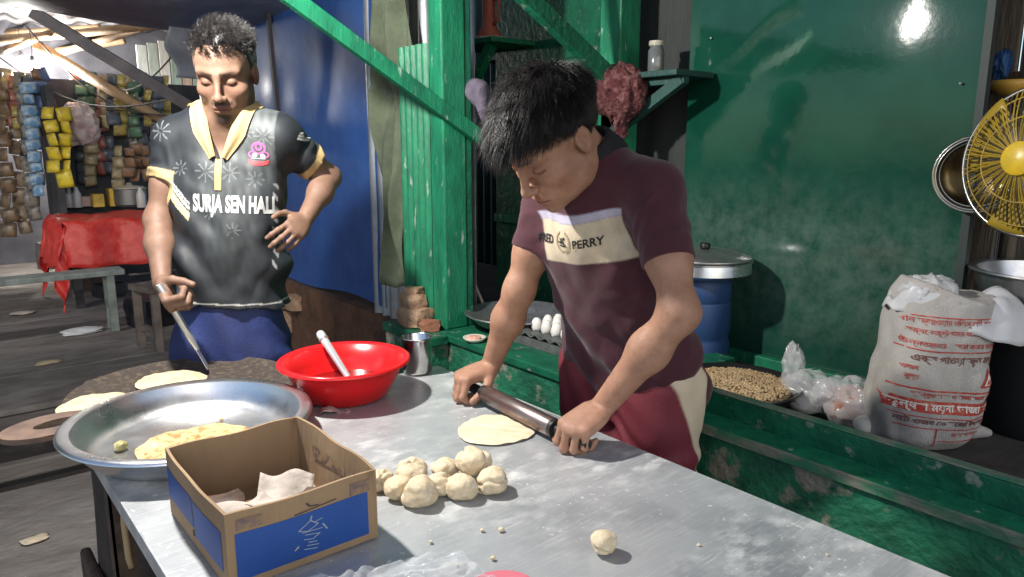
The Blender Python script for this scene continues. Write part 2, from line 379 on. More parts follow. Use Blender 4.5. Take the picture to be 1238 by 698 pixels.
# ---- boards closing the recess
rp_ = thing('recess_panel', 'green painted board standing in the recess behind the basin', 'board', (2.3,2.5,.62))
ya_ = atx(600,300,2.3)[1]; yb_2 = atx(655,300,2.3)[1]; MB().box((2.30,yb_2-.5,.62), (2.33,ya_,2.1), .003).build('panel', M_GREEN, rp_); MB().box((2.285,yb_2-.5,.98), (2.299,ya_,1.02), .002).build('rail', M_GREENL, rp_)
tag(MB().box((2.235,1.698,.62), (2.262,2.06,2.6), .003).build('dark_board', mat('dark_brown_board', (.030,.034,.032), rough=.7, col2=(.016,.02,.02), scale=5, stretch=(3,3,.5), bump=.3)), 'dark upright board left of the green sheet wall', 'board')
# ---- posts
p1 = thing('green_post', 'thick bright green corner post at the end of the counter', 'post', (1.52,2.22,.687))
mb = MB(); mb.box((1.475,2.185,.687), (1.575,2.268,2.9), .006); mb.build('timber', M_GREENL, p1)
mb = MB(); mb.box((1.578,2.19,.687), (1.604,2.255,2.9), .004); mb.build('side_batten', M_GREEN, p1)
corr('corrugated_strip', 'bright green corrugated strip left of the corner post', (1.478,2.272,0), (0,1,0), 5, .60, 1.715, .040, .007, (1,0,0), M_GREENL, 'sheet')
c2 = tag(MB().box((2.02,1.86,.62), (2.125,1.962,2.9), .005).build('green_post', M_GREENL), 'pale lit green post behind the head of the teenager', 'post')
# ---- slanting props of the awning
b1 = tag(MB().bar((1.640,2.16,1.375), (.62,2.16,1.965), .030, .050, bev=.003).build('slanting_prop', M_GREENL), 'bright green slanting timber crossing the blue sheet', 'prop', 'slanting awning props')
b2 = tag(MB().bar((2.05,1.845,1.54), (1.28,1.84,1.975), .034, .058, bev=.003).build('slanting_prop', M_GREEN), 'dark green slanting timber running to the post above the teenager', 'prop', 'slanting awning props')

# ---- grey tin, olive cloth, blue sheet, plinth
corr('tin_sheet', 'plain grey corrugated tin behind the hanging olive cloth', (1.70,2.30,0), (0,1,0), 11, .55, 2.6, .076, .011, (1,0,0), mat('grey_tin', (.42,.44,.47), rough=.42, metal=.7, col2=(.26,.27,.30), scale=5, bump=.1), 'sheet')
def olive(u, v):
    z = 2.25-v*1.47; w = .18+.05*v+.05*math.sin(v*5); s = (u-.5)*w; y = 2.700-.02*v+s+.02*math.sin(v*9)
    return (1.575+.030*math.sin(u*9+v*3.5)+.016*math.sin(u*21-v*8)+.020*math.sin(v*13+u*4)*(v > .45), y, z+.025*math.sin(u*7))
tag(MB().grid(olive, 40, 60, thick=.003).build('hanging_cloth', mat('olive_cloth', (.115,.14,.09), rough=.9, col2=(.075,.09,.06), scale=9, bump=.3, bscale=120), smooth=True), 'long olive green cloth hanging beside the blue sheet', 'cloth')
M_BLUE = mat('blue_sheet', (.035,.105,.33), rough=.36, col2=(.024,.072,.25), scale=6, lo=.35, hi=.75, bump=.08, bscale=22, rough2=.5, spec=.35, col3=(.30,.34,.42), scale3=34, lo3=.74, hi3=.79)
def blue(u, v):
    y = 3.02+u*2.6; z = .60-.05*u+v*(1.78+.1*u); b = 0
    for cy, cz, r, a in ((3.95,1.60,.16,.012),(4.25,1.68,.12,.014),(4.55,1.65,.15,.012),(3.4,1.55,.22,.007),(3.3,.95,.2,.006),(3.9,1.0,.25,.008)):
        b += a*math.exp(-((y-cy)**2+(z-cz)**2)/r**2)
    return (1.70-b+.003*math.sin(y*7+z*4)+.002*math.sin(z*11-y*3)+.010*math.sin(y*2.1), y, z+.012*math.sin(y*6)*(1-v))
bs = thing('blue_sheet', 'blue painted metal sheet closing the neighbouring stall behind the man', 'sheet', (1.7,4.2,.55))
MB().grid(blue, 90, 60, thick=-.004).build('sheet', M_BLUE, bs, smooth=True)
MB().bar((1.66,4.11,1.50), (1.64,4.13,2.2), .03, .02).build('batten', mat('dark_batten', (.03,.03,.04), rough=.6), bs)
pl = thing('brick_plinth', 'brown earthen plinth with loose bricks under the blue sheet', 'plinth', (1.8,3.8,0))
M_BRICK = mat('broken_brick', (.40,.27,.175), rough=.9, col2=(.25,.14,.085), scale=14, bump=.7, bscale=50)
def lump(c, size, seed, rot=0.0, n=2, amt=.14, box=True):
    bm = bmesh.new(); bmesh.ops.create_cube(bm, size=1.0)
    bmesh.ops.subdivide_edges(bm, edges=bm.edges[:], cuts=4, use_grid_fill=True)
    rg = np.random.default_rng(seed); P = np.array([v.co[:] for v in bm.verts]); L = np.linalg.norm(P, axis=1, keepdims=True)
    P = P*(1-.22*np.clip(L-.62, 0, 1)) ; P += P*(amt*fnoise(P, 5., seed))[:, None]+.02*rg.normal(size=P.shape)*.6
    P *= np.array(size); cz, sz_ = math.cos(rot), math.sin(rot)
    P = np.stack([P[:,0]*cz-P[:,1]*sz_, P[:,0]*sz_+P[:,1]*cz, P[:,2]], 1)+np.array(c)
    f = [tuple(v.index for v in q.verts) for q in bm.faces]; bm.free()
    return P, f
P, f = lump((1.90,4.1,.26), (.44,3.3,.60), 2, 0, amt=.04); pyd('earth_bank', P, f, mat('brown_clay', (.150,.072,.040), rough=.9, col2=(.075,.040,.026), scale=8, bump=.8, bscale=30), pl, smooth=True, sharp=50)
for i, (y, z, s) in enumerate(((4.3,.50,(.10,.18,.07)),(4.05,.46,(.09,.15,.08)),(4.2,.32,(.09,.12,.14)))):
    P, f = lump((1.67,y,z), s, i+3, .1); pyd('brick', P, f, M_BRICK, pl, smooth=True, sharp=35)
br = [((1.425,2.325,.722),(.085,.12,.07),.2,'large broken brick at the bottom of the pile by the green post'),((1.430,2.345,.780),(.075,.105,.055),-.1,'pale broken brick in the middle of the pile by the green post'),((1.435,2.345,.818),(.05,.06,.025),.4,'small brick chip on top of the pile by the green post'),
      ((1.43,2.225,.706),(.05,.075,.035),.9,'reddish brick fragment leaning at the foot of the green post')]
for i, (c, s, r, lb) in enumerate(br):
    P, f = lump(c, s, 20+i, r); tag(pyd('broken_brick', P, f, M_BRICK if i != 3 else mat('red_brick', (.30,.12,.07), rough=.9, col2=(.18,.08,.05), scale=20, bump=.5), smooth=True, sharp=35), lb, 'brick', 'broken bricks by the green post')

# ---- roofs and tarps
M_TARP = mat('grey_tarp', (.22,.235,.275), rough=.5, col2=(.14,.155,.19), scale=3, bump=.25, bscale=12)
def tarp(u, v): x = 1.95-u*4.8; y = 2.96+v*2.0; return (x, y, 2.02+.055*u+.06*(v)+.02*math.sin(u*13+v*3)+.03*math.sin(v*5+u*4)+.10*max(0, .5-v)*(u < 2))
tag(MB().grid(tarp, 60, 30, thick=-.004).build('tarpaulin', M_TARP, smooth=True), 'grey tarpaulin stretched overhead across the lane behind the man', 'tarpaulin')
tag(MB().grid(lambda u, v: (1.25+.02*math.sin(v*9)+u*.16, 4.62+.05*math.sin(v*5)+u*.05, 2.10-v*.36), 8, 16, thick=.003).build('tarpaulin_flap', M_TARP, smooth=True), 'dark hanging end of the tarpaulin left of the head of the man', 'tarpaulin')
mb = MB(); mb.grid(lambda u, v: (-.7+u*3.9, -1.4+v*4.2, 2.96-.10*u+.012*math.sin(v*54*2*PI)), 4, 432, thick=.002); rf = thing('stall_roof', 'corrugated tin roof over the stall', 'roof', (1.2,.8,2.6))
mb.build('tin', mat('sooty_tin', (.10,.10,.11), rough=.7, col2=(.06,.055,.055), scale=3), rf, smooth=True); MB().box((1.30,-1.2,2.80), (1.36,2.8,2.86)).build('rafter', M_PLANKD, rf)
# ================================================================== THE TABLE AND WHAT LIES ON IT
def steel_top():
    m = mat('scratched_steel', (.47,.49,.50), rough=.36, metal=.4, col2=(.38,.40,.42), scale=5, lo=.35, hi=.7, spec=.5)
    nt = m.node_tree; N = nt.nodes; L = nt.links; B = N['Principled BSDF']; src = B.inputs['Base Color'].links[0].from_socket
    tc = N.new('ShaderNodeTexCoord')
    def nz(stretch, rot, sc, lo, hi, det=4):
        mp = N.new('ShaderNodeMapping'); mp.inputs['Scale'].default_value = stretch; mp.inputs['Rotation'].default_value = (0,0,rot); L.new(tc.outputs['Object'], mp.inputs['Vector'])
        n = N.new('ShaderNodeTexNoise'); n.inputs['Scale'].default_value = sc; n.inputs['Detail'].default_value = det; n.inputs['Roughness'].default_value = .6; L.new(mp.outputs[0], n.inputs['Vector'])
        r = N.new('ShaderNodeValToRGB'); r.color_ramp.elements[0].position = lo; r.color_ramp.elements[1].position = hi; L.new(n.outputs['Fac'], r.inputs['Fac']); return r.outputs['Color']
    def mul(a, b):
        q = N.new('ShaderNodeMath'); q.operation = 'MULTIPLY'; L.new(a, q.inputs[0])
        if isinstance(b, float): q.inputs[1].default_value = b
        else: L.new(b, q.inputs[1])
        return q.outputs[0]
    def mx(f, a, col):
        x = N.new('ShaderNodeMix'); x.data_type = 'RGBA'; L.new(f, x.inputs[0]); L.new(a, x.inputs[6]); x.inputs[7].default_value = (*col, 1); return x.outputs[2]
    scr = nz((3,110,1), .55, 3, .52, .64); patch = nz((1,1,1), 0, 3.2, .42, .6, 6)
    scr2 = nz((4,70,1), -.9, 3, .60, .68)
    flour = mul(nz((1,1.8,1), .7, 14, .46, .70, 12), nz((1,1,1), 0, 2.8, .42, .60, 6))
    stain = nz((1,1,1), .2, 5, .46, .66, 9); c = mx(mul(stain, .62), src, (.25,.265,.28)); c = mx(mul(scr, .26), c, (.66,.68,.69)); c = mx(mul(mul(scr2, patch), .7), c, (.78,.79,.78)); c = mx(mul(flour, .9), c, (.74,.74,.71))
    dots = mul(nz((1,1,1), 0, 75, .63, .67, 3), nz((1,1,1), .3, 4, .46, .58, 4)); c = mx(dots, c, (.8,.79,.75))
    L.new(c, B.inputs['Base Color'])
    mr = N.new('ShaderNodeMapRange'); mr.inputs['To Min'].default_value = .42; mr.inputs['To Max'].default_value = .05; L.new(flour, mr.inputs['Value']); L.new(mr.outputs[0], B.inputs['Metallic'])
    b = N.new('ShaderNodeBump'); b.inputs['Strength'].default_value = .06; b.inputs['Distance'].default_value = .004; L.new(scr, b.inputs['Height']); L.new(b.outputs[0], B.inputs['Normal'])
    return m
M_STEELTOP = steel_top()
M_ALU = mat('aluminium', (.62,.63,.64), rough=.27, metal=1.0, col2=(.50,.51,.52), scale=8, lo=.4, hi=.7, rough2=.42, bump=.03, bscale=80)
M_STEEL = mat('steel_brushed', (.55,.56,.57), rough=.3, metal=.75)
M_RUST = mat('rusty_iron', (.085,.055,.040), rough=.8, metal=.2, col2=(.035,.026,.022), scale=18, bump=.4, bscale=60)
TZ = .760
tb = thing('steel_table', 'long scratched steel-topped table across the foreground', 'table', (.65,.65,0))
mb = MB(); mb.grid(lambda u, v: (.218+u*.857, -.42+v*2.06, TZ+.0012*math.sin(u*5)*math.sin(v*9)-.0012), 24, 48, thick=-.004); mb.build('table_top', M_STEELTOP, tb, smooth=True, sharp=40)
for a, b in (((.215,-.42),(.219,1.64)), ((1.074,-.42),(1.078,1.64))):
    MB().box((a[0],a[1],TZ-.032), (b[0],b[1],TZ-.0015), .001).build('folded_rim', M_STEELTOP, tb)
MB().box((.215,1.6405,TZ-.032), (1.078,1.6445,TZ-.0015), .001).build('folded_rim', M_STEELTOP, tb)
for x, y in ((.255,1.585),(1.035,1.585),(.255,-.36),(1.035,-.36),(.255,.95)):
    MB().box((x-.022,y-.022,0), (x-.017,y+.022,TZ-.035)).box((x-.022,y-.022,0), (x+.022,y-.017,TZ-.035)).build('leg', M_RUST, tb)
for y in (1.585,.95): MB().box((.24,y-.018,.60), (1.05,y-.012,.64)).build('cross_brace', M_RUST, tb)
MB().box((.238,-.40,TZ-.075), (.243,1.61,TZ-.036)).box((1.050,-.40,TZ-.075), (1.055,1.61,TZ-.036)).build('side_rail', M_RUST, tb)
MB().tube([(.236,1.42,.73),(.233,1.42,.67),(.235,1.425,.60),(.238,1.42,.58)], .006, 8).build('hook', mat('tan_rope', (.30,.22,.13), rough=.9), tb, smooth=True)

# ---- big aluminium pan
pc = (.390,1.515,TZ+.001)
pn = thing('frying_pan', 'wide shallow aluminium pan on the far corner of the steel table', 'pan', pc)
prof = [(0,.004),(.180,.004),(.198,.009),(.213,.024),(.224,.050),(.230,.066),(.250,.069),(.256,.066),(.2575,.0615),(.254,.060),(.235,.0615),(.229,.050),(.217,.021),(.202,.003),(.182,0),(0,0)]
MB().lathe([(r*.935, z*.86) for r, z in prof], pc, 96).build('dish', M_ALU, pn, smooth=True, sharp=50)
def bread(c, r, th, seed, n=40, rings=9, wav=.006, puff=.0):
    rg = random.Random(seed); r = r; ph = [rg.uniform(0, 6.28) for _ in range(6)]
    v = []; f = []
    R = lambda a: r*(1+.035*math.sin(2*a+ph[0])+.025*math.sin(3*a+ph[1])+.012*math.sin(7*a+ph[2]))
    for side in (1, -1):
        for i in range(rings+1):
            k = i/rings
            for j in range(n):
                a = 2*PI*j/n; rr = R(a)*k; x, y = rr*math.cos(a), rr*math.sin(a)
                z = wav*(.5+.5*math.sin(x*60+ph[3])*math.sin(y*55+ph[4]))*k*.6+puff*(1-k*k)+.0012*math.sin(x*190+y*130+ph[5])
                e = math.sqrt(max(0, 1-k**6)); v.append((c[0]+x, c[1]+y, c[2]+th*.5+(z if side > 0 else z*.9)+side*th*.5*e))
    m = (rings+1)*n
    for s in (0, 1):
        for i in range(rings):
            for j in range(n):
                q = (s*m+i*n+j, s*m+i*n+(j+1) % n, s*m+(i+1)*n+(j+1) % n, s*m+(i+1)*n+j); f.append(q if s else q[::-1])
    return v, f
M_DOUGH = mat('dough', (.61,.51,.35), rough=.7, col2=(.52,.41,.26), scale=18, lo=.4, hi=.7, bump=.45, bscale=75, col3=(.70,.64,.50), scale3=26, lo3=.55, hi3=.68)
M_ROTI = mat('baked_flatbread', (.56,.40,.19), rough=.75, col2=(.30,.14,.04), scale=50, lo=.46, hi=.62, bump=.5, bscale=70, col3=(.72,.62,.42), scale3=12)
v, f = bread((pc[0]-.01,pc[1]-.05,pc[2]+.005), .105, .007, 4, wav=.012, puff=.006); tag(pyd('flatbread', v, f, M_ROTI, smooth=True), 'browned flatbread lying in the aluminium pan', 'flatbread')
def dough(c, r, seed, sq=.78, crease=True, amt=.15, rx=1.0, n=36, m=26):
    rg = np.random.default_rng(seed); th = np.linspace(0, PI, m+1); P = []; f = []
    T_, A = np.meshgrid(th, np.linspace(0, 2*PI, n, endpoint=False), indexing='ij')
    D = np.stack([np.sin(T_)*np.cos(A), np.sin(T_)*np.sin(A), np.cos(T_)], -1)
    k = 1+amt*fnoise(D, 2.2, seed*1.3)+amt*.35*fnoise(D, 5.5, seed*.7)+.015*fnoise(D, 14., seed)
    if crease:
        for _ in range(2):
            nn = nrm(rg.normal(size=3)+np.array([-.3,-.5,.5])); t2 = nrm(np.cross(nn, rg.normal(size=3)))
            s = D@t2; k -= .26*np.exp(-((s+.25*np.sin(3*(D@np.cross(nn, t2)))-.05)/.10)**2)*np.clip(D@nn-.15, 0, 1)*1.2
            k += .09*np.exp(-((s-.2)/.14)**2)*np.clip(D@nn-.15, 0, 1)
    P = D*k[..., None]*np.array([r*rx, r, r*sq]); P[..., 2] = np.maximum(P[..., 2], -r*sq*.80)
    ang = rg.uniform(0, 6.28); cs, sn = math.cos(ang), math.sin(ang); X = P[..., 0]*cs-P[..., 1]*sn; Y = P[..., 0]*sn+P[..., 1]*cs
    P = np.stack([X, Y, P[..., 2]], -1)+np.array(c)
    f = [(i*n+j, (i+1)*n+j, (i+1)*n+(j+1) % n, i*n+(j+1) % n) for i in range(m) for j in range(n)]
    return P.reshape(-1, 3), f
P, f = dough((.262,1.545,pc[2]+.014), .013, 77, .8); tag(pyd('dough_scrap', P, f, mat('oily_crumb', (.42,.36,.16), rough=.4, col2=(.2,.2,.08), scale=60), smooth=True), 'small greenish fried crumb sitting in the aluminium pan', 'crumb')
for i, (x, y) in enumerate(((.225,1.475),(.237,1.468),(.232,1.492),(.30,1.385),(.47,1.585))):
    P, f = dough((x,y,pc[2]+.0065), .0045, 80+i, .5, False, n=12, m=8); tag(pyd('crumb', P, f, M_ROTI, smooth=True), 'tiny flatbread crumb %s in the aluminium pan' % ('nearest the left rim','beside the leftmost crumb','just behind the leftmost crumb','in front of the flatbread','far behind the flatbread')[i], 'crumb', 'crumbs in the pan')

# ---- griddle, stove, breads on it
M_IRON = mat('griddle_iron', (.060,.048,.040), rough=.7, metal=.3, col2=(.14,.105,.07), scale=60, lo=.5, hi=.66, bump=.4, bscale=90)
gc = np.array([.49,1.930,.728])
gd = thing('griddle', 'round dark iron griddle behind the aluminium pan', 'griddle', tuple(gc))
MB().lathe([(0,.004),(.20,.006),(.255,.014),(.272,.022),(.275,.019),(.258,.009),(.20,0),(0,-.002)], gc, 72).build('plate', M_IRON, gd, smooth=True, sharp=50)
hv = []; hf = []; n = 40; hcn = np.array([.178,1.830,.748]); ax = nrm(np.array([-1,-.25,0])); ay = np.array([-ax[1], ax[0], 0])
for zz in (.006,-.006):
    for (ra, rb, oo) in ((.098,.070,0),(.046,.024,.012)):
        for j in range(n):
            a = 2*PI*j/n; hv.append(hcn+ax*(ra*math.cos(a)-oo)+ay*rb*math.sin(a)+np.array([0,0,zz]))
for j in range(n):
    k = (j+1) % n; hf += [(j,k,n+k,n+j), (2*n+k,2*n+j,3*n+j,3*n+k), (k,j,2*n+j,2*n+k), (n+j,n+k,3*n+k,3*n+j)]
pyd('loop_handle', hv, hf, mat('burnt_wood', (.16,.105,.078), rough=.75, col2=(.09,.06,.05), scale=16, bump=.3, bscale=50), gd, smooth=True, sharp=40)
for (px, py, r, s, lb) in ((118,487,.088,11,'pale flatbread on the griddle, left of the aluminium pan'), (205,458,.085,12,'pale flatbread on the griddle beside the spatula blade'), (330,470,.08,13,'flatbread at the hidden right side of the griddle')):
    q = atz(px, py, .745)
    if s == 13: continue
    v, f = bread((q[0],q[1]-.02,gc[2]+.012), r, .008, s, wav=.008, puff=.006); tag(pyd('flatbread', v, f, mat('half_baked_bread', (.54,.46,.30), rough=.7, col2=(.42,.31,.15), scale=22, lo=.5, hi=.75, bump=.3), smooth=True), lb, 'flatbread')
st = thing('clay_stove', 'dark clay stove under the griddle beside the table', 'stove', (.49,1.93,0))
MB().lathe([(.27,0),(.28,.08),(.27,.45),(.265,.66),(.25,.715),(.22,.715),(.21,.55),(.0,.50)], (.53,1.985,0), 40, wob=lambda a, i: .03*math.sin(3*a+i)+.015*math.sin(8*a+2*i)).build('stove_body', mat('sooty_clay', (.045,.036,.030), rough=.95, col2=(.02,.017,.015), scale=7, bump=.7, bscale=24), st, smooth=True)
MB().box((.235,1.85,.08), (.262,2.12,.30), .01).build('fire_door', M_RUST, st)

# ---- red basin with a ladle, steel cup, scrap
bc = np.array([.765,1.575,TZ+.001])
bs_ = thing('plastic_basin', 'bright red plastic basin on the steel table', 'basin', tuple(bc))
MB().lathe([(0,.006),(.088,.006),(.098,.012),(.124,.055),(.138,.090),(.153,.0945),(.1575,.092),(.158,.087),(.153,.088),(.142,.086),(.128,.052),(.102,.006),(.092,0),(0,0)], bc, 72).build('bowl', mat('red_plastic', (.60,.012,.014), rough=.24, spec=.5, sss=.25, col2=(.52,.010,.012), scale=4), bs_, smooth=True, sharp=60)
MB().lathe([(0,.030),(.108,.030),(.1085,.0305),(0,.031)], bc, 48).build('liquid', mat('dark_red_water', (.20,.012,.012), rough=.08, spec=.5), bs_, smooth=True)
la = at(388,405,1.86); lb_ = np.array([.785,1.60,TZ+.035])
ld = thing('ladle', 'white and steel ladle handle leaning in the red basin', 'ladle', tuple(lb_))
dr = nrm(lb_-la); MB().tube([la-dr*.012, la-dr*.008, la, la+dr*.02, la+dr*.10, lb_], [.003,.009,.0115,.0105,.0085,.008], 14).build('handle', mat('white_plastic', (.60,.62,.63), rough=.25, metal=.45), ld, smooth=True, sharp=50)
MB().tube([la+dr*.012, la+dr*.016], [.0125,.0125], 14).build('collar_ring', M_STEEL, ld, smooth=True, sharp=40)
for k in (-1, 1): sd = nrm(np.cross(dr, FW)); MB().tube([la+dr*.03+sd*k*.004-FW*.0085, la+dr*.12+sd*k*.003-FW*.0065], .0014, 6).build('groove', mat('grey_groove', (.15,.17,.18), rough=.5), ld)
cp = np.array([1.000,1.625,TZ+.001])
cu = thing('steel_cup', 'straight-sided stainless steel cup right of the red basin', 'cup', tuple(cp))
MB().lathe([(0,.003),(.035,.003),(.0375,.006),(.0395,.096),(.0412,.098),(.0420,.0965),(.0412,.0945),(.0405,.090),(.0392,.004),(.036,0),(0,0)], cp, 48).build('cup_wall', mat('shiny_steel', (.62,.61,.60), rough=.14, metal=1.0, col2=(.5,.49,.48), scale=14, rough2=.25), cu, smooth=True, sharp=60)
q = atz(405,498,TZ); tag(MB().grid(lambda u, v: (q[0]+(u-.5)*.075*.8+(v-.5)*.022*.5, q[1]-(u-.5)*.03+(v-.5)*.026, TZ+.004+.006*math.sin(u*6)+.003*math.sin(v*9+u*14)), 14, 6, thick=.002).build('scrap', mat('pale_scrap', (.55,.42,.36), rough=.6, col2=(.35,.16,.14), scale=40), smooth=True), 'pale pinkish scrap lying beside the red basin', 'scrap')

# ---- cardboard box
bx = thing('cardboard_box', 'open low cardboard box with blue printed sides in the foreground', 'box', (.39,1.08,TZ))
M_CARD = mat('cardboard', (.30,.200,.112), rough=.85, col2=(.235,.152,.082), scale=6, stretch=(1,1,.3), bump=.15, bscale=90, col3=(.18,.11,.055), scale3=15, lo3=.62, hi3=.74)
M_CEDGE = mat('cardboard_edge', (.42,.29,.15), rough=.9, col2=(.25,.16,.08), scale=120, bump=.4, bscale=200)
M_BLUEP = mat('blue_print', (.012,.065,.27), rough=.5, col2=(.010,.050,.21), scale=6, col3=(.16,.20,.28), scale3=40, lo3=.70, hi3=.80)
x0, x1, y0, y1, h = .272, .500, .940, 1.228, .112; z0 = TZ+.001
def wallgrid(a, b, nrm_, nm, bow):
    a = np.array(a); b = np.array(b); nn = np.array(nrm_, float)
    MB().grid(lambda u, v: a+(b-a)*u+nn*(bow*math.sin(u*PI)*v+.0015*math.sin(u*11)*v)+np.array([0,0,z0+(h+.002*math.sin(u*9+a[0]*50))*v]), 24, 6, thick=.0045).build(nm, M_CARD, bx, smooth=True, sharp=40)
wallgrid((x0,y1,0), (x0,y0,0), (-1,0,0), 'side_panel', .004); wallgrid((x0,y0,0), (x1,y0,0), (0,-1,0), 'side_panel', .003)
wallgrid((x1,y0,0), (x1,y1,0), (1,0,0), 'side_panel', .005); wallgrid((x1,y1,0), (x0,y1,0), (0,1,0), 'side_panel', .003)
MB().box((x0+.004,y0+.004,z0), (x1-.004,y1-.004,z0+.004)).build('bottom_panel', M_CARD, bx)
def skin_patch(fx, u0, u1, v0, v1, nm, m, off=.0008, n=12):
    MB().grid(lambda u, v: fx(u0+(u1-u0)*u, v0+(v1-v0)*v, off), n, 4).build(nm, m, bx, smooth=True)
left = lambda u, v, o: (x0-o-(.004*math.sin(u*PI)*v+.0015*math.sin(u*11)*v), y1+(y0-y1)*u, z0+(h+.002*math.sin(u*9+x0*50))*v)
front = lambda u, v, o: (x0+(x1-x0)*u, y0-o-(.003*math.sin(u*PI)*v+.0015*math.sin(u*11)*v), z0+(h+.002*math.sin(u*9+x0*50))*v)
skin_patch(left, .02, .485, .28, .74, 'blue_panel', M_BLUEP); skin_patch(left, .50, .93, .18, .72, 'blue_panel', M_BLUEP)
skin_patch(front, .05, .93, .10, .72, 'blue_panel', M_BLUEP, n=24)
M_FAINT = mat('faint_print', (.22,.27,.36), rough=.6); M_PURP = mat('purple_stamp', (.13,.085,.095), rough=.7, col2=(.26,.17,.09), scale=90, lo=.4, hi=.6)
def strokes(fx, lst, w, m, off):
    mb = MB()
    for (a, b) in lst:
        a = np.array(a); b = np.array(b); d = b-a; l = np.linalg.norm(d); nn = np.array([-d[1], d[0]])/l*w
        mb.add([fx(*(a+nn), off), fx(*(b+nn), off), fx(*(b-nn), off), fx(*(a-nn), off)], [(0,1,2,3)])
    mb.build('print', m, bx)
import itertools
lg = [((.44,.50),(.52,.60)),((.52,.60),(.57,.52)),((.57,.52),(.50,.46)),((.50,.46),(.44,.50)),((.46,.46),(.60,.44)),((.48,.42),(.58,.38)),((.58,.38),(.53,.33)),((.53,.33),(.47,.36)),((.50,.30),(.56,.28)),((.49,.26),(.57,.23)),((.52,.60),(.53,.66)),((.55,.56),(.60,.58)),((.60,.50),(.63,.40)),((.47,.22),(.56,.18))]
strokes(front, lg, .006, M_FAINT, .0016)
skin_patch(front, .06, .22, .76, .90, 'print', M_PURP, .0012); skin_patch(front, .80, .95, .74, .90, 'print', M_PURP, .0012)
strokes(front, [((.50,.86),(.52,.80)),((.52,.80),(.58,.78)),((.42,.74),(.70,.77))], .008, mat('dark_mark', (.06,.045,.04), rough=.8), .0012)
inner = lambda u, v, o: (x1-.0048-o+.005*math.sin(u*PI)*v, y0+(y1-y0)*u, z0+h*v)
skin_patch(inner, .36, .78, .52, .70, 'print', mat('stamped_print', (.11,.07,.055), rough=.8, col2=(.28,.18,.09), scale=60, lo=.42, hi=.55), .0008)
M_PAPER = mat('old_paper', (.50,.44,.38), rough=.85, col2=(.33,.28,.26), scale=16, bump=.3, bscale=60)
papers = [((.355,1.06),.12,.10,.4,.040,'folded newspaper piece with a raised corner in the cardboard box'), ((.335,.99),.10,.08,-.3,.033,'grey paper piece at the front corner of the cardboard box'), ((.41,1.10),.13,.09,1.0,.030,'flat paper piece at the back of the cardboard box')]
for i, (c, w, d, r, zz, lb) in enumerate(papers):
    def pf(u, v, c=c, w=w, d=d, r=r, zz=zz, i=i):
        a, b = (u-.5)*w, (v-.5)*d; k = .012*math.sin(u*5+i)+.010*abs(u-.55)*2+.006*math.sin(v*8+u*5)
        return (c[0]+a*math.cos(r)-b*math.sin(r), c[1]+a*math.sin(r)+b*math.cos(r), TZ+zz+k)
    tag(MB().grid(pf, 16, 14, thick=.0012).build('paper', M_PAPER, smooth=True), lb, 'paper')
for i, (x, y, lb) in enumerate(((.43,.985,'dark plastic packet at the right front of the cardboard box'), (.45,1.05,'dark crumpled packet by the right wall of the cardboard box'), (.32,1.13,'dark packet at the back left of the cardboard box'))):
    P, f = lump((x,y,TZ+.024), (.085,.075,.030), 60+i, i*.7, amt=.25); tag(pyd('packet', P, f, mat('dark_packet', (.05,.035,.03), rough=.35, col2=(.12,.08,.06), scale=30), smooth=True), lb, 'packet')
tag(MB().tube([(.40,.962,TZ+.075),(.44,.958,TZ+.088),(.485,.985,TZ+.092)], .0045, 8).build('stick', mat('dark_stick', (.05,.03,.022), rough=.7), smooth=True), 'thin dark stick resting along the front rim inside the cardboard box', 'stick')

# ---- dough balls
balls = [(481,584,.0215,'small ball at the left end of the dough heap by the box'), (499,567,.026,'long flattened ball at the back left of the dough heap'), (509,592,.0275,'creased ball at the very front of the dough heap'), (532,580,.022,'narrow ball in the middle of the dough heap'), (538,562,.022,'low ball at the back middle of the dough heap'),
         (559,585,.0245,'folded ball at the front right of the dough heap'), (573,563,.027,'roundest, highest ball on top of the dough heap'), (595,577,.025,'smooth ball at the right end of the dough heap'), (459,575,.021,'ball half hidden behind the corner of the cardboard box')]
for i, (px, py, r, lb) in enumerate(balls):
    q = atz(px, py+8, TZ+.012); up = .016 if i == 6 else 0
    r *= 1.13; P, f = dough((q[0],q[1],TZ+r*.62+up), r, 30+i*3, .80, rx=1.25 if i in (1,4) else 1.08); tag(pyd('dough_ball', P, f, M_DOUGH, smooth=True), lb, 'dough ball', 'heap of dough balls')
q = atz(729,660,TZ+.01); P, f = dough((q[0],q[1],TZ+.0165), .0205, 91, .85, amt=.16); tag(pyd('dough_lump', P, f, M_DOUGH, smooth=True), 'single rough dough lump alone at the front right of the table', 'dough lump')
CRL = ['largest dough crumb on the bare steel in front of the dough heap','smaller dough crumb just left of the largest crumb','dough crumb nearest above the pink plate','dark speck of dough by the cardboard box corner','tiny dough speck left of the pink plate','dough crumb to the right of the single dough lump','dough crumb farthest right on the steel table']
for i, (px, py, r) in enumerate(((606,642,.005),(583,642,.0035),(596,676,.004),(521,656,.003),(553,684,.0025),(845,660,.003),(1000,672,.0025))):
    q = atz(px, py, TZ); P, f = dough((q[0],q[1],TZ+r*.5), r, 50+i, .7, False, n=10, m=7); tag(pyd('crumb', P, f, M_DOUGH, smooth=True), CRL[i], 'crumb', 'dough crumbs on the table')
q = atz(598,522,TZ); v, f = bread((q[0]+.008,q[1]+.004,TZ+.0005), .084, .0045, 21, n=56, wav=.0015)
tag(pyd('rolled_dough', v, f, mat('rolled_dough', (.66,.57,.41), rough=.6, col2=(.58,.48,.32), scale=16, bump=.1), smooth=True), 'flat round of dough under the rolling pin', 'dough')
rp = thing('rolling_pin', 'dark steel rolling pin held in both hands of the teenager', 'rolling pin', (.98,1.18,TZ))
A = np.array([.988,1.303,TZ+.027]); Bp = np.array([.970,1.050,TZ+.027]); dv = nrm(Bp-A)
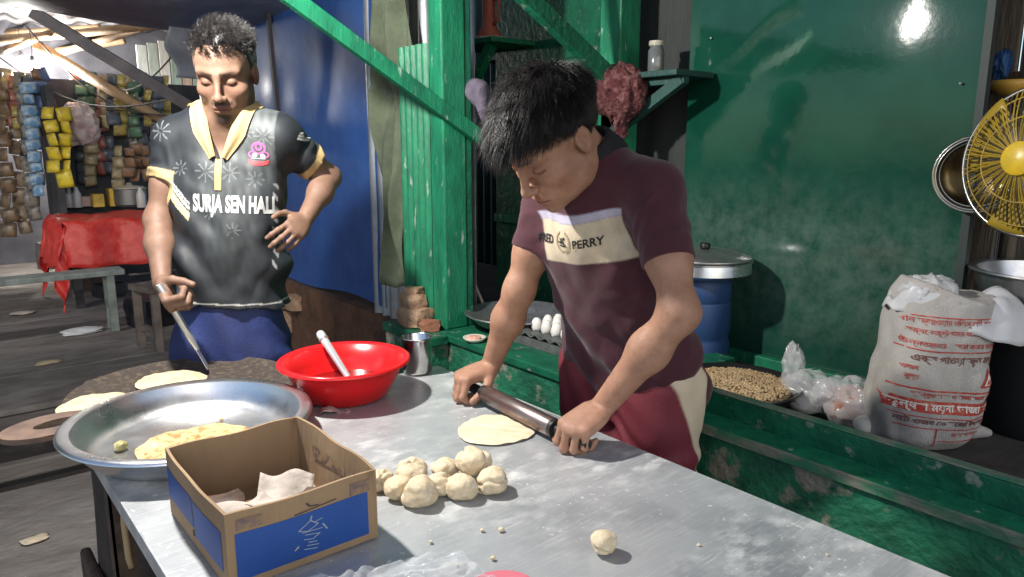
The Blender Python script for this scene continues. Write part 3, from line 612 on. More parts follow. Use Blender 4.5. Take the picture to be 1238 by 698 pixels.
MB().tube([A, A+dv*.002, Bp-dv*.002, Bp], [.019,.0205,.0205,.019], 32).build('roller', mat('pin_steel', (.34,.28,.26), rough=.28, metal=.9, col2=(.16,.10,.085), scale=26, lo=.42, hi=.62, rough2=.5, stretch=(1,.35,1)), rp, smooth=True, sharp=40)
M_BLK = mat('black_rubber', (.012,.012,.013), rough=.45)
for a, s in ((A, -1), (Bp, 1)):
    MB().tube([a+dv*s*.0, a+dv*s*.010, a+dv*s*.012, a+dv*s*.10, a+dv*s*.11], [.0195,.0195,.0115,.0120,.009], 20).build('handle', M_BLK, rp, smooth=True, sharp=40)
# ---- plastic film at the front edge and the pink plate below it
M_FILM = mat('clear_film', (.75,.76,.77), rough=.12, alpha=.30, spec=.9)
def film(u, v):
    x = .300+u*.26; y = .62+v*.29-.10*u; k = np.array([x, y, 0.0])
    return (x, y, TZ+.006+.008*abs(float(fnoise(k*np.array([1,1.6,1]), 85., 2.)))+.009*abs(math.sin(x*60+y*45+2.5*math.sin(y*70)+math.sin(x*90)))*(.5+.5*v))
tag(MB().grid(film, 90, 90).build('plastic_film', M_FILM, smooth=True, sharp=25), 'crumpled clear plastic film in front of the cardboard box', 'plastic film')
q = atz(603,717,TZ); pk = thing('pink_plate', 'pink rimmed plate just entering at the bottom edge', 'plate', (q[0],q[1],TZ))
MB().lathe([(0,.004),(.035,.004),(.05,.012),(.052,.011),(.036,.001),(0,.001)], (q[0]-.005,q[1]-.015,TZ), 32).build('dish', mat('pink_plastic', (.6,.16,.20), rough=.35), pk, smooth=True)
# ================================================================== PEOPLE
def head_local(p, fem=0.0):
    """skull, face, ears; x to the side, y out of the face, z up; eyes at z = 0"""
    q = p.copy(); q[..., 0] = np.abs(q[..., 0])
    d = s_ell(q, (0,-.014,.034), (.073,.093,.079))
    d = smin(d, s_ell(q, (0,.034,.036), (.060,.053,.058)), .03)
    d = smin(d, s_ell(q, (0,.030,-.035), (.058,.056,.074)), .03)
    d = smin(d, s_ell(q, (0,.040,-.078), (.042,.044,.040)), .03)
    d = smin(d, s_ell(q, (.043,.004,-.070), (.018,.028,.030)), .035)
    d = smin(d, s_ell(q, (0,.078,-.103), (.019,.016,.014)), .02)
    d = smin(d, s_ell(q, (.042,.058,-.031), (.020,.022,.017)), .028)
    d = smin(d, s_cone(q, (.010,.086,.019), (.046,.071,.021), .0085, .007), .018)
    d = smax(d, -s_ell(q, (.031,.096,-.001), (.017,.014,.010)), .014)
    d = smin(d, s_ell(q, (.031,.0745,-.003), (.0145,.0135,.0118)), .004)
    d = smin(d, s_cone(q, (0,.088,.010), (0,.1105,-.034), .0065, .0085), .014)
    d = smin(d, s_ell(q, (0,.1115,-.039), (.0105,.010,.0092)), .009)
    d = smin(d, s_ell(q, (.0125,.1005,-.0415), (.0075,.0105,.0075)), .007)
    d = smin(d, s_ell(q, (0,.082,-.071), (.026,.0165,.020)), .016)
    d = smin(d, s_ell(q, (.0065,.0955,-.0665), (.0145,.0065,.0048)), .006)
    d = smin(d, s_ell(q, (0,.0945,-.0775), (.0165,.0072,.0058)), .006)
    d = smax(d, -s_cone(q, (0,.1025,-.0722), (.021,.0925,-.0730), .0014, .001), .004)
    d = smin(d, s_ell(q-np.array((.0735,-.010,-.010)), (0,0,0), (.0085,.019,.031)), .008)
    d = smax(d, -s_ell(q, (.0815,-.005,-.006), (.0055,.0105,.019)), .004)
    d = smin(d, s_ell(q, (.0760,-.000,-.016), (.004,.005,.007)), .003)
    return d
def head_colors(q, skin, beard=0.0, brow=(.012,.009,.008)):
    x = np.abs(q[:, 0]); y = q[:, 1]; z = q[:, 2]; n = len(q)
    c = np.repeat(np.array([skin], float), n, 0)
    def blend(m, col): nonlocal c; m = np.clip(m, 0, 1)[:, None]; c = c*(1-m)+np.array(col)*m
    face = (y > .05)
    warm = np.exp(-((x-.045)**2+(z+.035)**2)/.0009)*face; blend(.35*warm, (skin[0]*1.12, skin[1]*.86, skin[2]*.78))
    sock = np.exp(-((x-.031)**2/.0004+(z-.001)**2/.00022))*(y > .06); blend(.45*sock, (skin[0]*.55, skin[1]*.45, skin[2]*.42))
    br = np.exp(-((z-(.0205+.10*(x-.028)-.0*x))**2)/.000022)*(x > .009)*(x < .051)*(y > .05)*np.clip((.054-x)/.02, 0, 1); blend(.92*br, brow)
    lash = np.exp(-((z+.0095-3.0*(x-.031)**2*2)**2)/.0000045)*(np.abs(x-.031) < .0155)*(y > .06); blend(.95*lash, (.010,.007,.006))
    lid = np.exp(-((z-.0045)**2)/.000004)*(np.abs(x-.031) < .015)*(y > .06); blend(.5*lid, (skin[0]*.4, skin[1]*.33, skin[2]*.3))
    lip = (np.exp(-((x/.024)**4+((z+.072)/.0115)**4)))*(y > .088); blend(.75*lip, (skin[0]*.80, skin[1]*.50, skin[2]*.50))
    mc = np.exp(-((z+.0725)**2)/.000003)*(x < .024)*(y > .08); blend(.8*mc, (skin[0]*.25, skin[1]*.16, skin[2]*.15))
    nos = np.exp(-((x-.0065)**2+(y-.107)**2+(z+.050)**2)/.00002); blend(.85*nos, (.02,.01,.008))
    if beard > 0:
        jaw = np.clip((-.058-z)/.02, 0, 1)*(y > -.01)*np.clip((.06+y*2), 0, 1)
        side = np.clip((x-.046)/.012, 0, 1)*np.clip((.01-z)/.03, 0, 1)*(y > -.005)*(y < .05)
        mus = np.exp(-((z+.0585)**2)/.00003)*(x < .028)*(y > .07)
        goat = np.exp(-((x/.026)**4+((z+.099)/.018)**4))*(y > .05)
        g = np.clip(.75*jaw+.65*side+1.0*mus+.9*goat, 0, 1)*(1-np.clip(lip*1.4, 0, 1)); blend(beard*g, (.020,.014,.012))
    return c

def hand(Bd, w, a, n, s, sz=1.0, curl=(60,80,45), thumb=((.75,.6,-.2),(.9,.1,-.4),(.8,-.4,-.45)), spread=4, curls=None):
    """palm, four unequal fingers and a thumb grown from the wrist w"""
    a = nrm(a); n = nrm(np.asarray(n)-a*(np.asarray(n)@a)); s = nrm(np.asarray(s)-a*(np.asarray(s)@a)-n*(np.asarray(s)@n))
    w = np.asarray(w, float); nails = []
    Bd.ell(w+(a*.050+s*.000-n*.002)*sz, (.056*sz, .041*sz, .0165*sz), (a, s, n), k=.012)
    Bd.ell(w+(a*.030+s*.020-n*.009)*sz, (.032*sz, .018*sz, .014*sz), (a, s, n), k=.012)
    base = [(.090,.0295),(.095,.0095),(.090,-.0105),(.081,-.0290)]
    ln = [(.042,.025,.020),(.046,.029,.021),(.043,.027,.021),(.034,.020,.018)]; rad = [.0097,.0099,.0093,.0083]
    for i in range(4):
        cu = curls[i] if curls else curl
        b = w+(a*base[i][0]+s*base[i][1])*sz
        Bd.cone(w+(a*.03+s*base[i][1]*.6)*sz, b, .0125*sz, .0118*sz, k=.012)
        th = 0.0; sp = math.radians((1.5-i)*spread); p = b; r = rad[i]*sz
        for j in range(3):
            th += math.radians(cu[j]); f = a*math.cos(sp)+s*math.sin(sp)
            q = p+(f*math.cos(th)-n*math.sin(th))*ln[i][j]*sz
            Bd.cone(p, q, r*(1.0-.06*j), r*(.93-.07*j), k=.0028 if j == 0 else .003)
            if j < 2: Bd.ell(q, (r*1.02,)*3, k=.002)
            p = q
    p = w+(a*.022+s*.026-n*.008)*sz; L = (.042,.031,.025); R = (.0135,.0110,.0095)
    for j, t in enumerate(thumb):
        v = nrm(a*t[0]+s*t[1]+n*t[2]); q = p+v*L[j]*sz
        Bd.cone(p, q, R[j]*sz, R[j]*.9*sz, k=.010 if j == 0 else .003); p = q

def arm(Bd, sh, el, wr, r=(.050,.043,.037,.026)):
    sh = np.asarray(sh); el = np.asarray(el); wr = np.asarray(wr)
    Bd.cone(sh, el, r[0], r[1]*.93, k=.03)
    Bd.ell(sh*.45+el*.55, (r[1]*1.08,)*3, k=.04)
    Bd.cone(el, el*.62+wr*.38, r[1]*.92, r[2]*1.08, k=.03)
    Bd.cone(el*.62+wr*.38, wr, r[2]*1.05, r[3], k=.03)
def leg(Bd, hip, kn, an, toe, r=(.085,.060,.056,.040)):
    hip, kn, an, toe = map(np.asarray, (hip, kn, an, toe))
    Bd.cone(hip, kn, r[0], r[1], k=.04); Bd.cone(kn, kn*.65+an*.35, r[1]*.95, r[2], k=.03); Bd.cone(kn*.65+an*.35, an, r[2], r[3], k=.03)
    Bd.ell(an-(0,0,.02), (.042,.042,.045), k=.02); Bd.cone(an-(0,0,.045), toe, .036, .028, k=.03)
_RS = {}
def _smooth(ts, *arrs):
    key = (tuple(ts),)+tuple(map(tuple, arrs))
    if key not in _RS:
        tt = np.linspace(ts[0], ts[-1], 121); sg = 7; k = np.exp(-.5*(np.arange(-20, 21)/sg)**2); k /= k.sum()
        _RS[key] = [tt]+[np.convolve(np.pad(np.interp(tt, ts, a), 20, 'edge'), k, 'valid') for a in arrs]
    return _RS[key]
def s_tube(p, o, U, Wd, T, ts, ru, rw, cw, e=2.35):
    q = p-o; u = q@U; w = q@Wd; t = q@T
    if len(ts) > 2: ts, ru, rw, cw = _smooth(ts, ru, rw, cw)
    a = np.interp(t, ts, ru); b = np.interp(t, ts, rw); w = w-np.interp(t, ts, cw)
    r = ((np.abs(u)/a)**e+(np.abs(w)/b)**e)**(1/e)
    d = (r-1)*np.minimum(a, b)
    return np.maximum(d, np.maximum(ts[0]-t, t-ts[-1]))
def plane(o, nn): o = np.asarray(o, float); nn = nrm(nn); return lambda p: (p-o)@nn

def nrmv(v): return v/np.maximum(np.linalg.norm(v, axis=-1, keepdims=True), 1e-9)
def hair_mesh(name, parent, c0, R, P0, NN, L, rnd, field, m, cap=None, rad=.0008, seg=6):
    """strands as three-sided tapered tubes over a dark under-layer"""
    n = len(P0); pts = [P0-NN*.004]
    for k in range(seg): pts.append(pts[-1]+field(pts[-1], NN, k/seg, rnd)*(L/seg)[:, None])
    pts = np.stack(pts, 1); t = nrmv(np.gradient(pts, axis=1))
    x = nrmv(np.cross(t, NN[:, None, :]+np.array([.01,.02,.03]))); y = np.cross(t, x)
    r = rad*(1.0-np.linspace(0, 1, seg+1)**2*.85)[None, :, None]*(.7+.6*rnd[:, :1, None])
    V = np.stack([pts+r*(x*math.cos(2*PI*j/3)+y*math.sin(2*PI*j/3)) for j in range(3)], 1); n1 = seg+1
    b = np.arange(n)*3*n1; F = []
    for k in range(seg):
        for j in range(3): j2 = (j+1) % 3; F.append(np.stack([b+j*n1+k, b+j2*n1+k, b+j2*n1+k+1, b+j*n1+k+1], 1))
    V = V.reshape(-1, 3); F = np.concatenate(F)
    if cap is not None:
        F = np.concatenate([F, cap[1]+len(V)]); V = np.concatenate([V, cap[0]])
    return sdf_obj(name, V@R.T+c0, F, m, parent)
def hair_roots(seed, n, cc, rr, line, length):
    rng = np.random.default_rng(seed); v = nrmv(rng.normal(size=(n*4, 3))); p = cc+v*rr
    f = p[:, 1] > .02; p[f, 0] *= .925; p[f, 1] = np.minimum(p[f, 1]+.004, .086)
    ok = p[:, 2] >= line(p[:, 1])+rng.normal(size=len(p))*.0035; p = p[ok][:n]; v = v[ok][:n]; m = len(p)
    rnd = np.concatenate([rng.random((m, 1)), rng.normal(size=(m, 3))], 1)
    return p, nrmv(v/rr), length(p)*(.72+.56*rng.random(m)), rnd

def decal(name, polys2d, org, U, V, D, bvh, m, parent, off=.0015, maxlen=.006):
    """flat print (list of (verts2d, faces)) laid onto a surface along direction D"""
    vs = []; fs = []
    for v2, f2 in polys2d:
        n = len(vs); vs += list(v2); fs += [tuple(i+n for i in q) for q in f2]
    bm = bmesh.new(); bv = [bm.verts.new((p[0], p[1], 0)) for p in vs]
    for q in fs:
        try: bm.faces.new([bv[i] for i in q])
        except ValueError: pass
    bmesh.ops.triangulate(bm, faces=bm.faces[:])
    for _ in range(4):
        es = [e for e in bm.edges if e.calc_length() > maxlen]
        if not es: break
        bmesh.ops.subdivide_edges(bm, edges=es, cuts=1); bmesh.ops.triangulate(bm, faces=bm.faces[:])
    bm.verts.index_update(); P = []; ok = []
    D = Vector(D).normalized()
    for q in bm.verts:
        w = Vector(org)+Vector(U)*q.co.x+Vector(V)*q.co.y
        h, nn, i, dd = bvh.ray_cast(w-D*.25, D, .6)
        ok.append(h is not None)
        if h is None: P.append(w)
        else:
            if nn.dot(D) > 0: nn = -nn
            P.append(h+nn*off)
    F = [tuple(x.index for x in q.verts) for q in bm.faces if all(ok[x.index] for x in q.verts)]; bm.free()
    return pyd(name, P, F, m, parent, smooth=True)
def text2d(s, size=1.0, sx=1.0, bold=0.0, align='CENTER', space=1.0):
    c = bpy.data.curves.new('t', 'FONT'); c.body = s; c.size = size; c.align_x = align; c.align_y = 'CENTER'; c.offset = bold; c.resolution_u = 3; c.fill_mode = 'FRONT'; c.space_character = space
    o = bpy.data.objects.new('t', c); COL.objects.link(o); bpy.context.view_layer.update()
    me = bpy.data.meshes.new_from_object(o.evaluated_get(bpy.context.evaluated_depsgraph_get()))
    v = [(q.co.x*sx, q.co.y) for q in me.vertices]; f = [tuple(p.vertices) for p in me.polygons]
    bpy.data.objects.remove(o); bpy.data.curves.remove(c); bpy.data.meshes.remove(me)
    return v, f
def disc2d(cx, cy, rx, ry, n=20, r0=0.0):
    if r0 <= 0: return [(cx+rx*math.cos(2*PI*i/n), cy+ry*math.sin(2*PI*i/n)) for i in range(n)], [tuple(range(n))]
    v = [(cx+rx*k*math.cos(2*PI*i/n), cy+ry*k*math.sin(2*PI*i/n)) for k in (1, r0) for i in range(n)]
    return v, [(i, (i+1) % n, n+(i+1) % n, n+i) for i in range(n)]
def rect2d(x0, y0, x1, y1): return [(x0,y0),(x1,y0),(x1,y1),(x0,y1)], [(0,1,2,3)]
def bvh_of(P, Q): return BVHTree.FromPolygons([tuple(p) for p in P], [tuple(q) for q in Q])

M_SKIN = mat('skin', (.3,.17,.1), rough=.52, attr='Col', col2=(.74,.68,.66), scale=34, lo=.32, hi=.72, bump=.16, bscale=330, spec=.5, rough2=.60)
M_HAIR = mat('black_hair', (.014,.012,.012), rough=.34, spec=.7)
FWH = np.array([math.sin(YAW), math.cos(YAW), 0.0]); ZZ = np.array([0,0,1.0])

# ------------------------------------------------------------------ the boy rolling dough
def build_boy():
    skin = (.34,.185,.118)
    root = thing('person', 'teenager in a maroon T-shirt leaning over the table and rolling dough', 'person', (1.27, 1.10, 0))
    shL = at(790,232,1.42); shR = at(664,246,1.64); pel = np.array([1.275,1.115,.88])
    shC = (shL+shR)/2; neck = shC+np.array([-.005,-.005,.065])
    T = nrm(shC-pel); U = nrm(shL-shR); Wd = nrm(np.cross(U, T)); U = np.cross(T, Wd)      # U to his left, Wd out of the chest
    if Wd[0] > 0: Wd = -Wd
    Hn = np.linalg.norm(shC-pel)
    # head: pitched down and facing across the table
    th = math.radians(43); hF = nrm(np.array([-math.cos(th), .06, -math.sin(th)])); hU = nrm(np.array([-math.sin(th), 0, math.cos(th)])); hL = nrm(np.cross(hU, hF))
    if hL[1] > 0: hL = -hL
    hU = np.cross(hF, hL); hU = hU if hU[2] > 0 else -hU
    R = np.stack([hL, hF, hU], 1); sc = 1.03
    ear = at(706,170,1.37); hc = ear-R@(np.array([.075,-.008,-.012])*sc)
    elL = at(822,378,1.335); wrL = np.array([1.035,.972,.842]); elR = at(628,350,1.66); wrR = at(594,441,1.79)
    B = Body()
    B.fn(lambda p: head_local((p-hc)@R/sc)*sc, hc, .16, k=.01)
    nk0 = hc+R@np.array([0,-.040,-.045]); B.cone(nk0, neck+np.array([.01,0,-.015]), .045, .049, k=.03)
    ts = [-.12, 0, .12, .26, Hn-.04, Hn+.05]
    B.fn(lambda p: s_tube(p, pel, U, Wd, T, ts, [.13,.140,.122,.130,.128,.04], [.095,.094,.080,.086,.074,.035], [0,0,0,0,-.01,-.02], 2.2), pel+T*.22, .45, k=.03)
    B.cone(shR*.9+shL*.1-ZZ*.01, shL*.9+shR*.1-ZZ*.01, .042, .042, k=.04); B.cone(neck-ZZ*.035, shL-ZZ*.008, .038, .038, k=.04); B.cone(neck-ZZ*.035, shR-ZZ*.008, .038, .038, k=.04)
    arm(B, shL, elL, wrL, (.041,.0355,.0335,.0245)); arm(B, shR, elR, wrR, (.040,.0345,.0325,.0240))
    hip = lambda s: pel+U*s*.085+np.array([.0,0,-.05])
    for s in (1, -1):
        leg(B, hip(s), hip(s)*np.array([1,1,0])+np.array([.00,0,.47]), hip(s)*np.array([1,1,0])+np.array([.03,0,.08]), hip(s)*np.array([1,1,0])+np.array([-.10,0,.03]))
    # hands closed over the two handles of the pin
    hand(B, wrL, (-.88,.02,-.30), (-.20,-.10,.95), (0,1,0), .97, curls=[(58,72,40),(62,74,42),(66,76,44),(68,78,46)], thumb=((.55,.55,-.45),(.85,.25,-.45),(.9,-.1,-.4)), spread=3)
    hand(B, wrR, nrm(np.array([.965,1.372,.815])-wrR)*.9+np.array([-.35,0,-.1]), (-.25,.10,.95), (0,-1,0), .97, curls=[(52,70,40),(56,72,42),(60,74,44),(62,76,46)], thumb=((.6,.5,-.35),(.9,.15,-.35),(.9,-.15,-.35)), spread=3)
    P, Q = B.mesh((.80,.70,0), (1.52,1.55,1.62), .0031)
    q = (P-hc)@R/sc; isH = (np.linalg.norm(q-np.array([0,.01,0]), axis=1) < .16)
    col = np.repeat(np.array([skin]), len(P), 0); col[isH] = head_colors(q[isH], skin, 0.12)
    col *= (1+.07*fnoise(P, 38.))[:, None]
    handm = np.minimum(np.linalg.norm(P-wrL, axis=1), np.linalg.norm(P-wrR, axis=1)); hm = np.clip((.12-handm)/.06, 0, 1)[:, None]; col = col*(1-.25*hm)+np.array((.40,.215,.15))*.25*hm
    sdf_obj('body', P, Q, M_SKIN, root, col)
    # T-shirt
    S = Body(); seL = shL*.28+elL*.72*1.0; seL = shL+(elL-shL)*.60; seR = shR+(elR-shR)*.55
    t0 = -.10
    def tors(p):
        q = p-pel; u = q@U; t = q@T
        fold = .0060*np.sin(52*t+16*u+2.0*np.sin(15*u))*np.clip((.24-t)/.2, 0, 1)*np.clip(.6+fnoise(p, 10., 3.), 0, 1.3)+.005*np.sin(60*u+20*t+2*np.sin(17*t))*np.clip((.12-t)/.15, 0, 1)-.007*np.abs(np.sin(15*(t-.9*np.abs(u))+1.5*fnoise(p, 12., 6.)))**.5*np.clip(np.abs(u)/.12-.3, 0, 1)+.004
        fold += .004*fnoise(p, 26., 2.)-.006*np.abs(fnoise(p*np.array([1,1,.45]), 30., 4.))+.002*fnoise(p, 64., 2.)
        return s_tube(p, pel, U, Wd, T, [t0-.01,.02,.14,.28,Hn-.05,Hn+.055], [.166,.162,.148,.160,.163,.06], [.122,.116,.106,.110,.102,.055], [0,.004,.004,.002,-.008,-.02], 2.4)+fold
    S.fn(tors, pel+T*.22, .45, k=.02)
    S.cone(neck-ZZ*.012, shL+ZZ*.003, .055, .054, k=.05); S.cone(neck-ZZ*.012, shR+ZZ*.003, .055, .054, k=.05)
    for sh, se, el in ((shL, seL, elL), (shR, seR, elR)):
        a = nrm(el-sh)
        def slv(p, sh=sh, se=se, a=a):
            d = s_cone(p, sh, se+a*.04, .055, .0495); t = (p-sh)@a
            return np.maximum(d+.0024*np.sin(55*t+9*fnoise(p, 30., 5.))*np.clip(t/.05, 0, 1)*np.clip(((se-sh)@a-t)/.05, 0, 1)+.001*fnoise(p, 40., 1.), t-(se-sh)@a)
        S.fn(slv, (sh+se)/2, .2, k=.03)
        S.fn(lambda p, se=se, a=a: s_cone(p, se-a*.003, se+a*.1, .0410, .0410), se, .14, k=.002, op='s')
    S.cone(neck-ZZ*.020, pel+T*(Hn-.05)+Wd*.045, .058, .060, k=.05); S.cone(neck+nrm(nk0-neck)*.022, neck+nrm(nk0-neck)*.2, .050, .060, k=.006, op='s')
    S.fn(lambda p: s_tube(p, pel, U, Wd, T, [-.2,t0+.012], [.156,.156], [.112,.112], [0,0], 2.4), pel-T*.1, .3, k=.003, op='s')
    P, Q = S.mesh((.88,.72,.70), (1.52,1.50,1.52), .0032)
    qq = P-pel; u = qq@U; t = qq@T; w = qq@Wd
    c = np.repeat(np.array([(.056,.0085,.018)]), len(P), 0)
    al = np.minimum(s_cone(P, shL+nrm(elL-shL)*.05, elL, .055, .055), s_cone(P, shR+nrm(elR-shR)*.05, elR, .055, .055))
    front = (w > .0) & (np.abs(u) < .148) & (al > .017)
    tb = t-.13*u-.030
    ed = lambda x, s=.0035: np.clip(.5+x/s, 0, 1)
    fm = ed(w)*ed(.148-np.abs(u))*ed(al-.017); dirt = np.clip(fnoise(P, 60., 3.)+.1, 0, 1)[:, None]*.3
    cream = np.array((.56,.47,.33))*(1-dirt)+np.array((.40,.31,.19))*dirt
    bm_ = (fm*ed(tb-(Hn-.128))*ed((Hn-.042)-tb))[:, None]; c = c*(1-bm_)+cream*bm_
    lm_ = (fm*ed(tb-(Hn-.042))*ed((Hn-.026)-tb))[:, None]; c = c*(1-lm_)+np.array((.40,.38,.47))*lm_
    dn = np.linalg.norm((P-neck)-np.outer((P-neck)@nrm(nk0-neck), nrm(nk0-neck)), axis=1); axd = (P-neck)@nrm(nk0-neck)
    pass
    shirt = sdf_obj('t_shirt', P, Q, mat('tshirt_cloth', (.1,.02,.03), rough=.85, attr='Col', col2=(.72,.72,.74), scale=30, lo=.3, hi=.7, bump=.25, bscale=420, sheen=.15), root, c)
    bv = bvh_of(P, Q); M_INK = mat('black_print', (.012,.011,.012), rough=.7)
    oz = pel+T*(Hn-.053)+Wd*.12-U*.025; UB = nrm(U+.13*T)
    decal('print', [text2d('FRED', .024, .95, .0006)], oz-UB*.062-T*.000, UB, T, -Wd, bv, M_INK, shirt)
    decal('print', [text2d('PERRY', .024, .95, .0006)], oz+UB*.062-T*.002, UB, T, -Wd, bv, M_INK, shirt)
    lw = []
    for s in (-1, 1):
        for k in range(9):
            a = -1.35+k*.30; r = .021; cx = s*r*math.cos(a); cy = r*math.sin(a); ta = a+(.5 if s > 0 else .5)
            lx, ly = math.cos(a+1.1), math.sin(a+1.1); lx *= s; nx, ny = -ly, lx
            lw.append(([(cx-lx*.006, cy-ly*.006), (cx+nx*.0022, cy+ny*.0022), (cx+lx*.006, cy+ly*.006), (cx-nx*.0022, cy-ny*.0022)], [(0,1,2,3)]))
    decal('print', lw, oz+T*.002, UB, T, -Wd, bv, mat('tan_print', (.33,.25,.15), rough=.7), shirt)
    bx = [text2d('XL', .017, .8, .0008), rect2d(-.010,-.011,.012,-.008), rect2d(-.014,-.004,-.006,-.001), rect2d(.004,.004,.009,.009)]
    decal('print', bx, oz+T*.004, UB, T, -Wd, bv, M_INK, shirt)
    ax = nrm(nrm(nk0-neck)*1.0+ZZ*.3); X = nrm(np.cross(ax, (0,1,0))); Yv = np.cross(ax, X); cn = neck+ax*.036
    M3 = Matrix([[X[i], Yv[i], ax[i]] for i in range(3)])
    mb = MB(); mb.lathe([(.045,.026),(.050,.031),(.057,.024),(.070,-.010),(.073,-.024),(.060,-.030),(.046,.0)], cn, 40, closed=True, M=M3); mb.build('collar', mat('black_rib', (.009,.008,.011), rough=.85, bump=.3, bscale=400), root, smooth=True)
    # trousers
    K = Body()
    def wst(p):
        q = p-pel; u = q@U; z = p[..., 2]
        return s_tube(p, pel-T*.0, U, Wd, T, [-.16,-.05,.03], [.150,.150,.138], [.115,.108,.098], [0,0,0], 2.3)+.004*np.sin(60*u+30*z)
    K.fn(wst, pel-T*.06, .25, k=.03)
    for s in (1, -1):
        h = hip(s); g = h*np.array([1,1,0])
        K.fn(lambda p, h=h, g=g: s_cone(p, h, g+np.array([.0,0,.45]), .100, .088)+.005*np.sin(34*p[..., 2]+6*fnoise(p, 18., 4.)), (h+g)/2, .5, k=.03)
        K.fn(lambda p, g=g: np.maximum(s_cone(p, g+np.array([0,0,.45]), g+np.array([.03,0,.02]), .088, .075)+.005*np.sin(40*p[..., 2]+5*fnoise(p, 16., 1.)), .055-p[..., 2]), g+np.array([0,0,.25]), .4, k=.02)
    P, Q = K.mesh((1.0,.78,.03), (1.52,1.42,1.0), .0055)
    qq = P-pel; u = qq@U
    c = np.repeat(np.array([(.135,.016,.026)]), len(P), 0)
    sm = (np.clip(.5+(u-.112)/.006, 0, 1)*np.clip(.5+(.050-np.abs((qq@Wd)-.02))/.006, 0, 1))[:, None]; c = c*(1-sm)+np.array((.50,.42,.31))*sm
    br = np.clip(fnoise(P, 9., 8.), 0, 1)[:, None]*.5; c = c*(1-br)+c*np.array((1.7,1.5,1.4))*br
    sdf_obj('trousers', P, Q, mat('trouser_cloth', (.1,.02,.03), rough=.7, attr='Col', bump=.2, bscale=300), root, c)
    # hair: thick, brushed forward, a fringe that hangs off the tilted head
    grav = R.T@np.array([0,0,-1.0])
    cc = np.array([0,-.014,.034]); rr = np.array([.076,.096,.082])
    line = lambda y: np.interp(y, [-.11,-.06,-.02,.02,.05,.075,.1], [-.045,-.040,.005,.022,.046,.066,.072])
    def length(p):
        top = np.clip((p[:, 2]-.02)/.06, 0, 1); return .014+.044*top+.020*np.clip((p[:, 1]-.01)/.06, 0, 1)*top
    whorl = np.array([0,-.075,.085])
    def field(p, nn, k, rnd):
        comb = p-whorl; comb = nrmv(comb-nn*np.sum(comb*nn, 1, keepdims=True))
        cl = np.stack([np.sin(p[:, 0]*170+2*np.sin(p[:, 1]*90)), 0*p[:, 0], np.sin(p[:, 1]*150+p[:, 0]*60)], 1)*.24
        d = nn*(.80-.75*k)+comb*(.75+.6*k)+grav*(.15+.55*k)+cl+rnd[:, 1:]*.16+nn*(rnd[:, :1] > .94)*.5
        g = (p-cc)/rr; l = np.linalg.norm(g, axis=1, keepdims=True)
        return nrmv(d+nrmv(g/rr)*.9*np.clip((1.10-l)/.10, 0, 1))
    roots = hair_roots(3, 13000, cc, rr, line, length)
    C = Body(); C.fn(lambda p: s_ell(p, cc+np.array([0,-.002,.004]), rr+.010)+.004*fnoise(p, 55., 1.)+.003*np.sin(120*p[..., 0]+60*p[..., 1]), cc, .13, k=.0)
    C.fn(lambda p: np.interp(p[..., 1], [-.11,-.06,-.02,.02,.05,.075,.12], [-.035,-.030,.012,.022,.050,.070,.080])-p[..., 2], op='i', k=.008)
    cap = C.mesh((-.11,-.13,-.06), (.11,.12,.15), .005)
    hair_mesh('hair', root, hc, R*sc, *roots, field, mat('matte_black_hair', (.013,.011,.011), rough=.50, spec=.4), cap, rad=.00056)
    return root

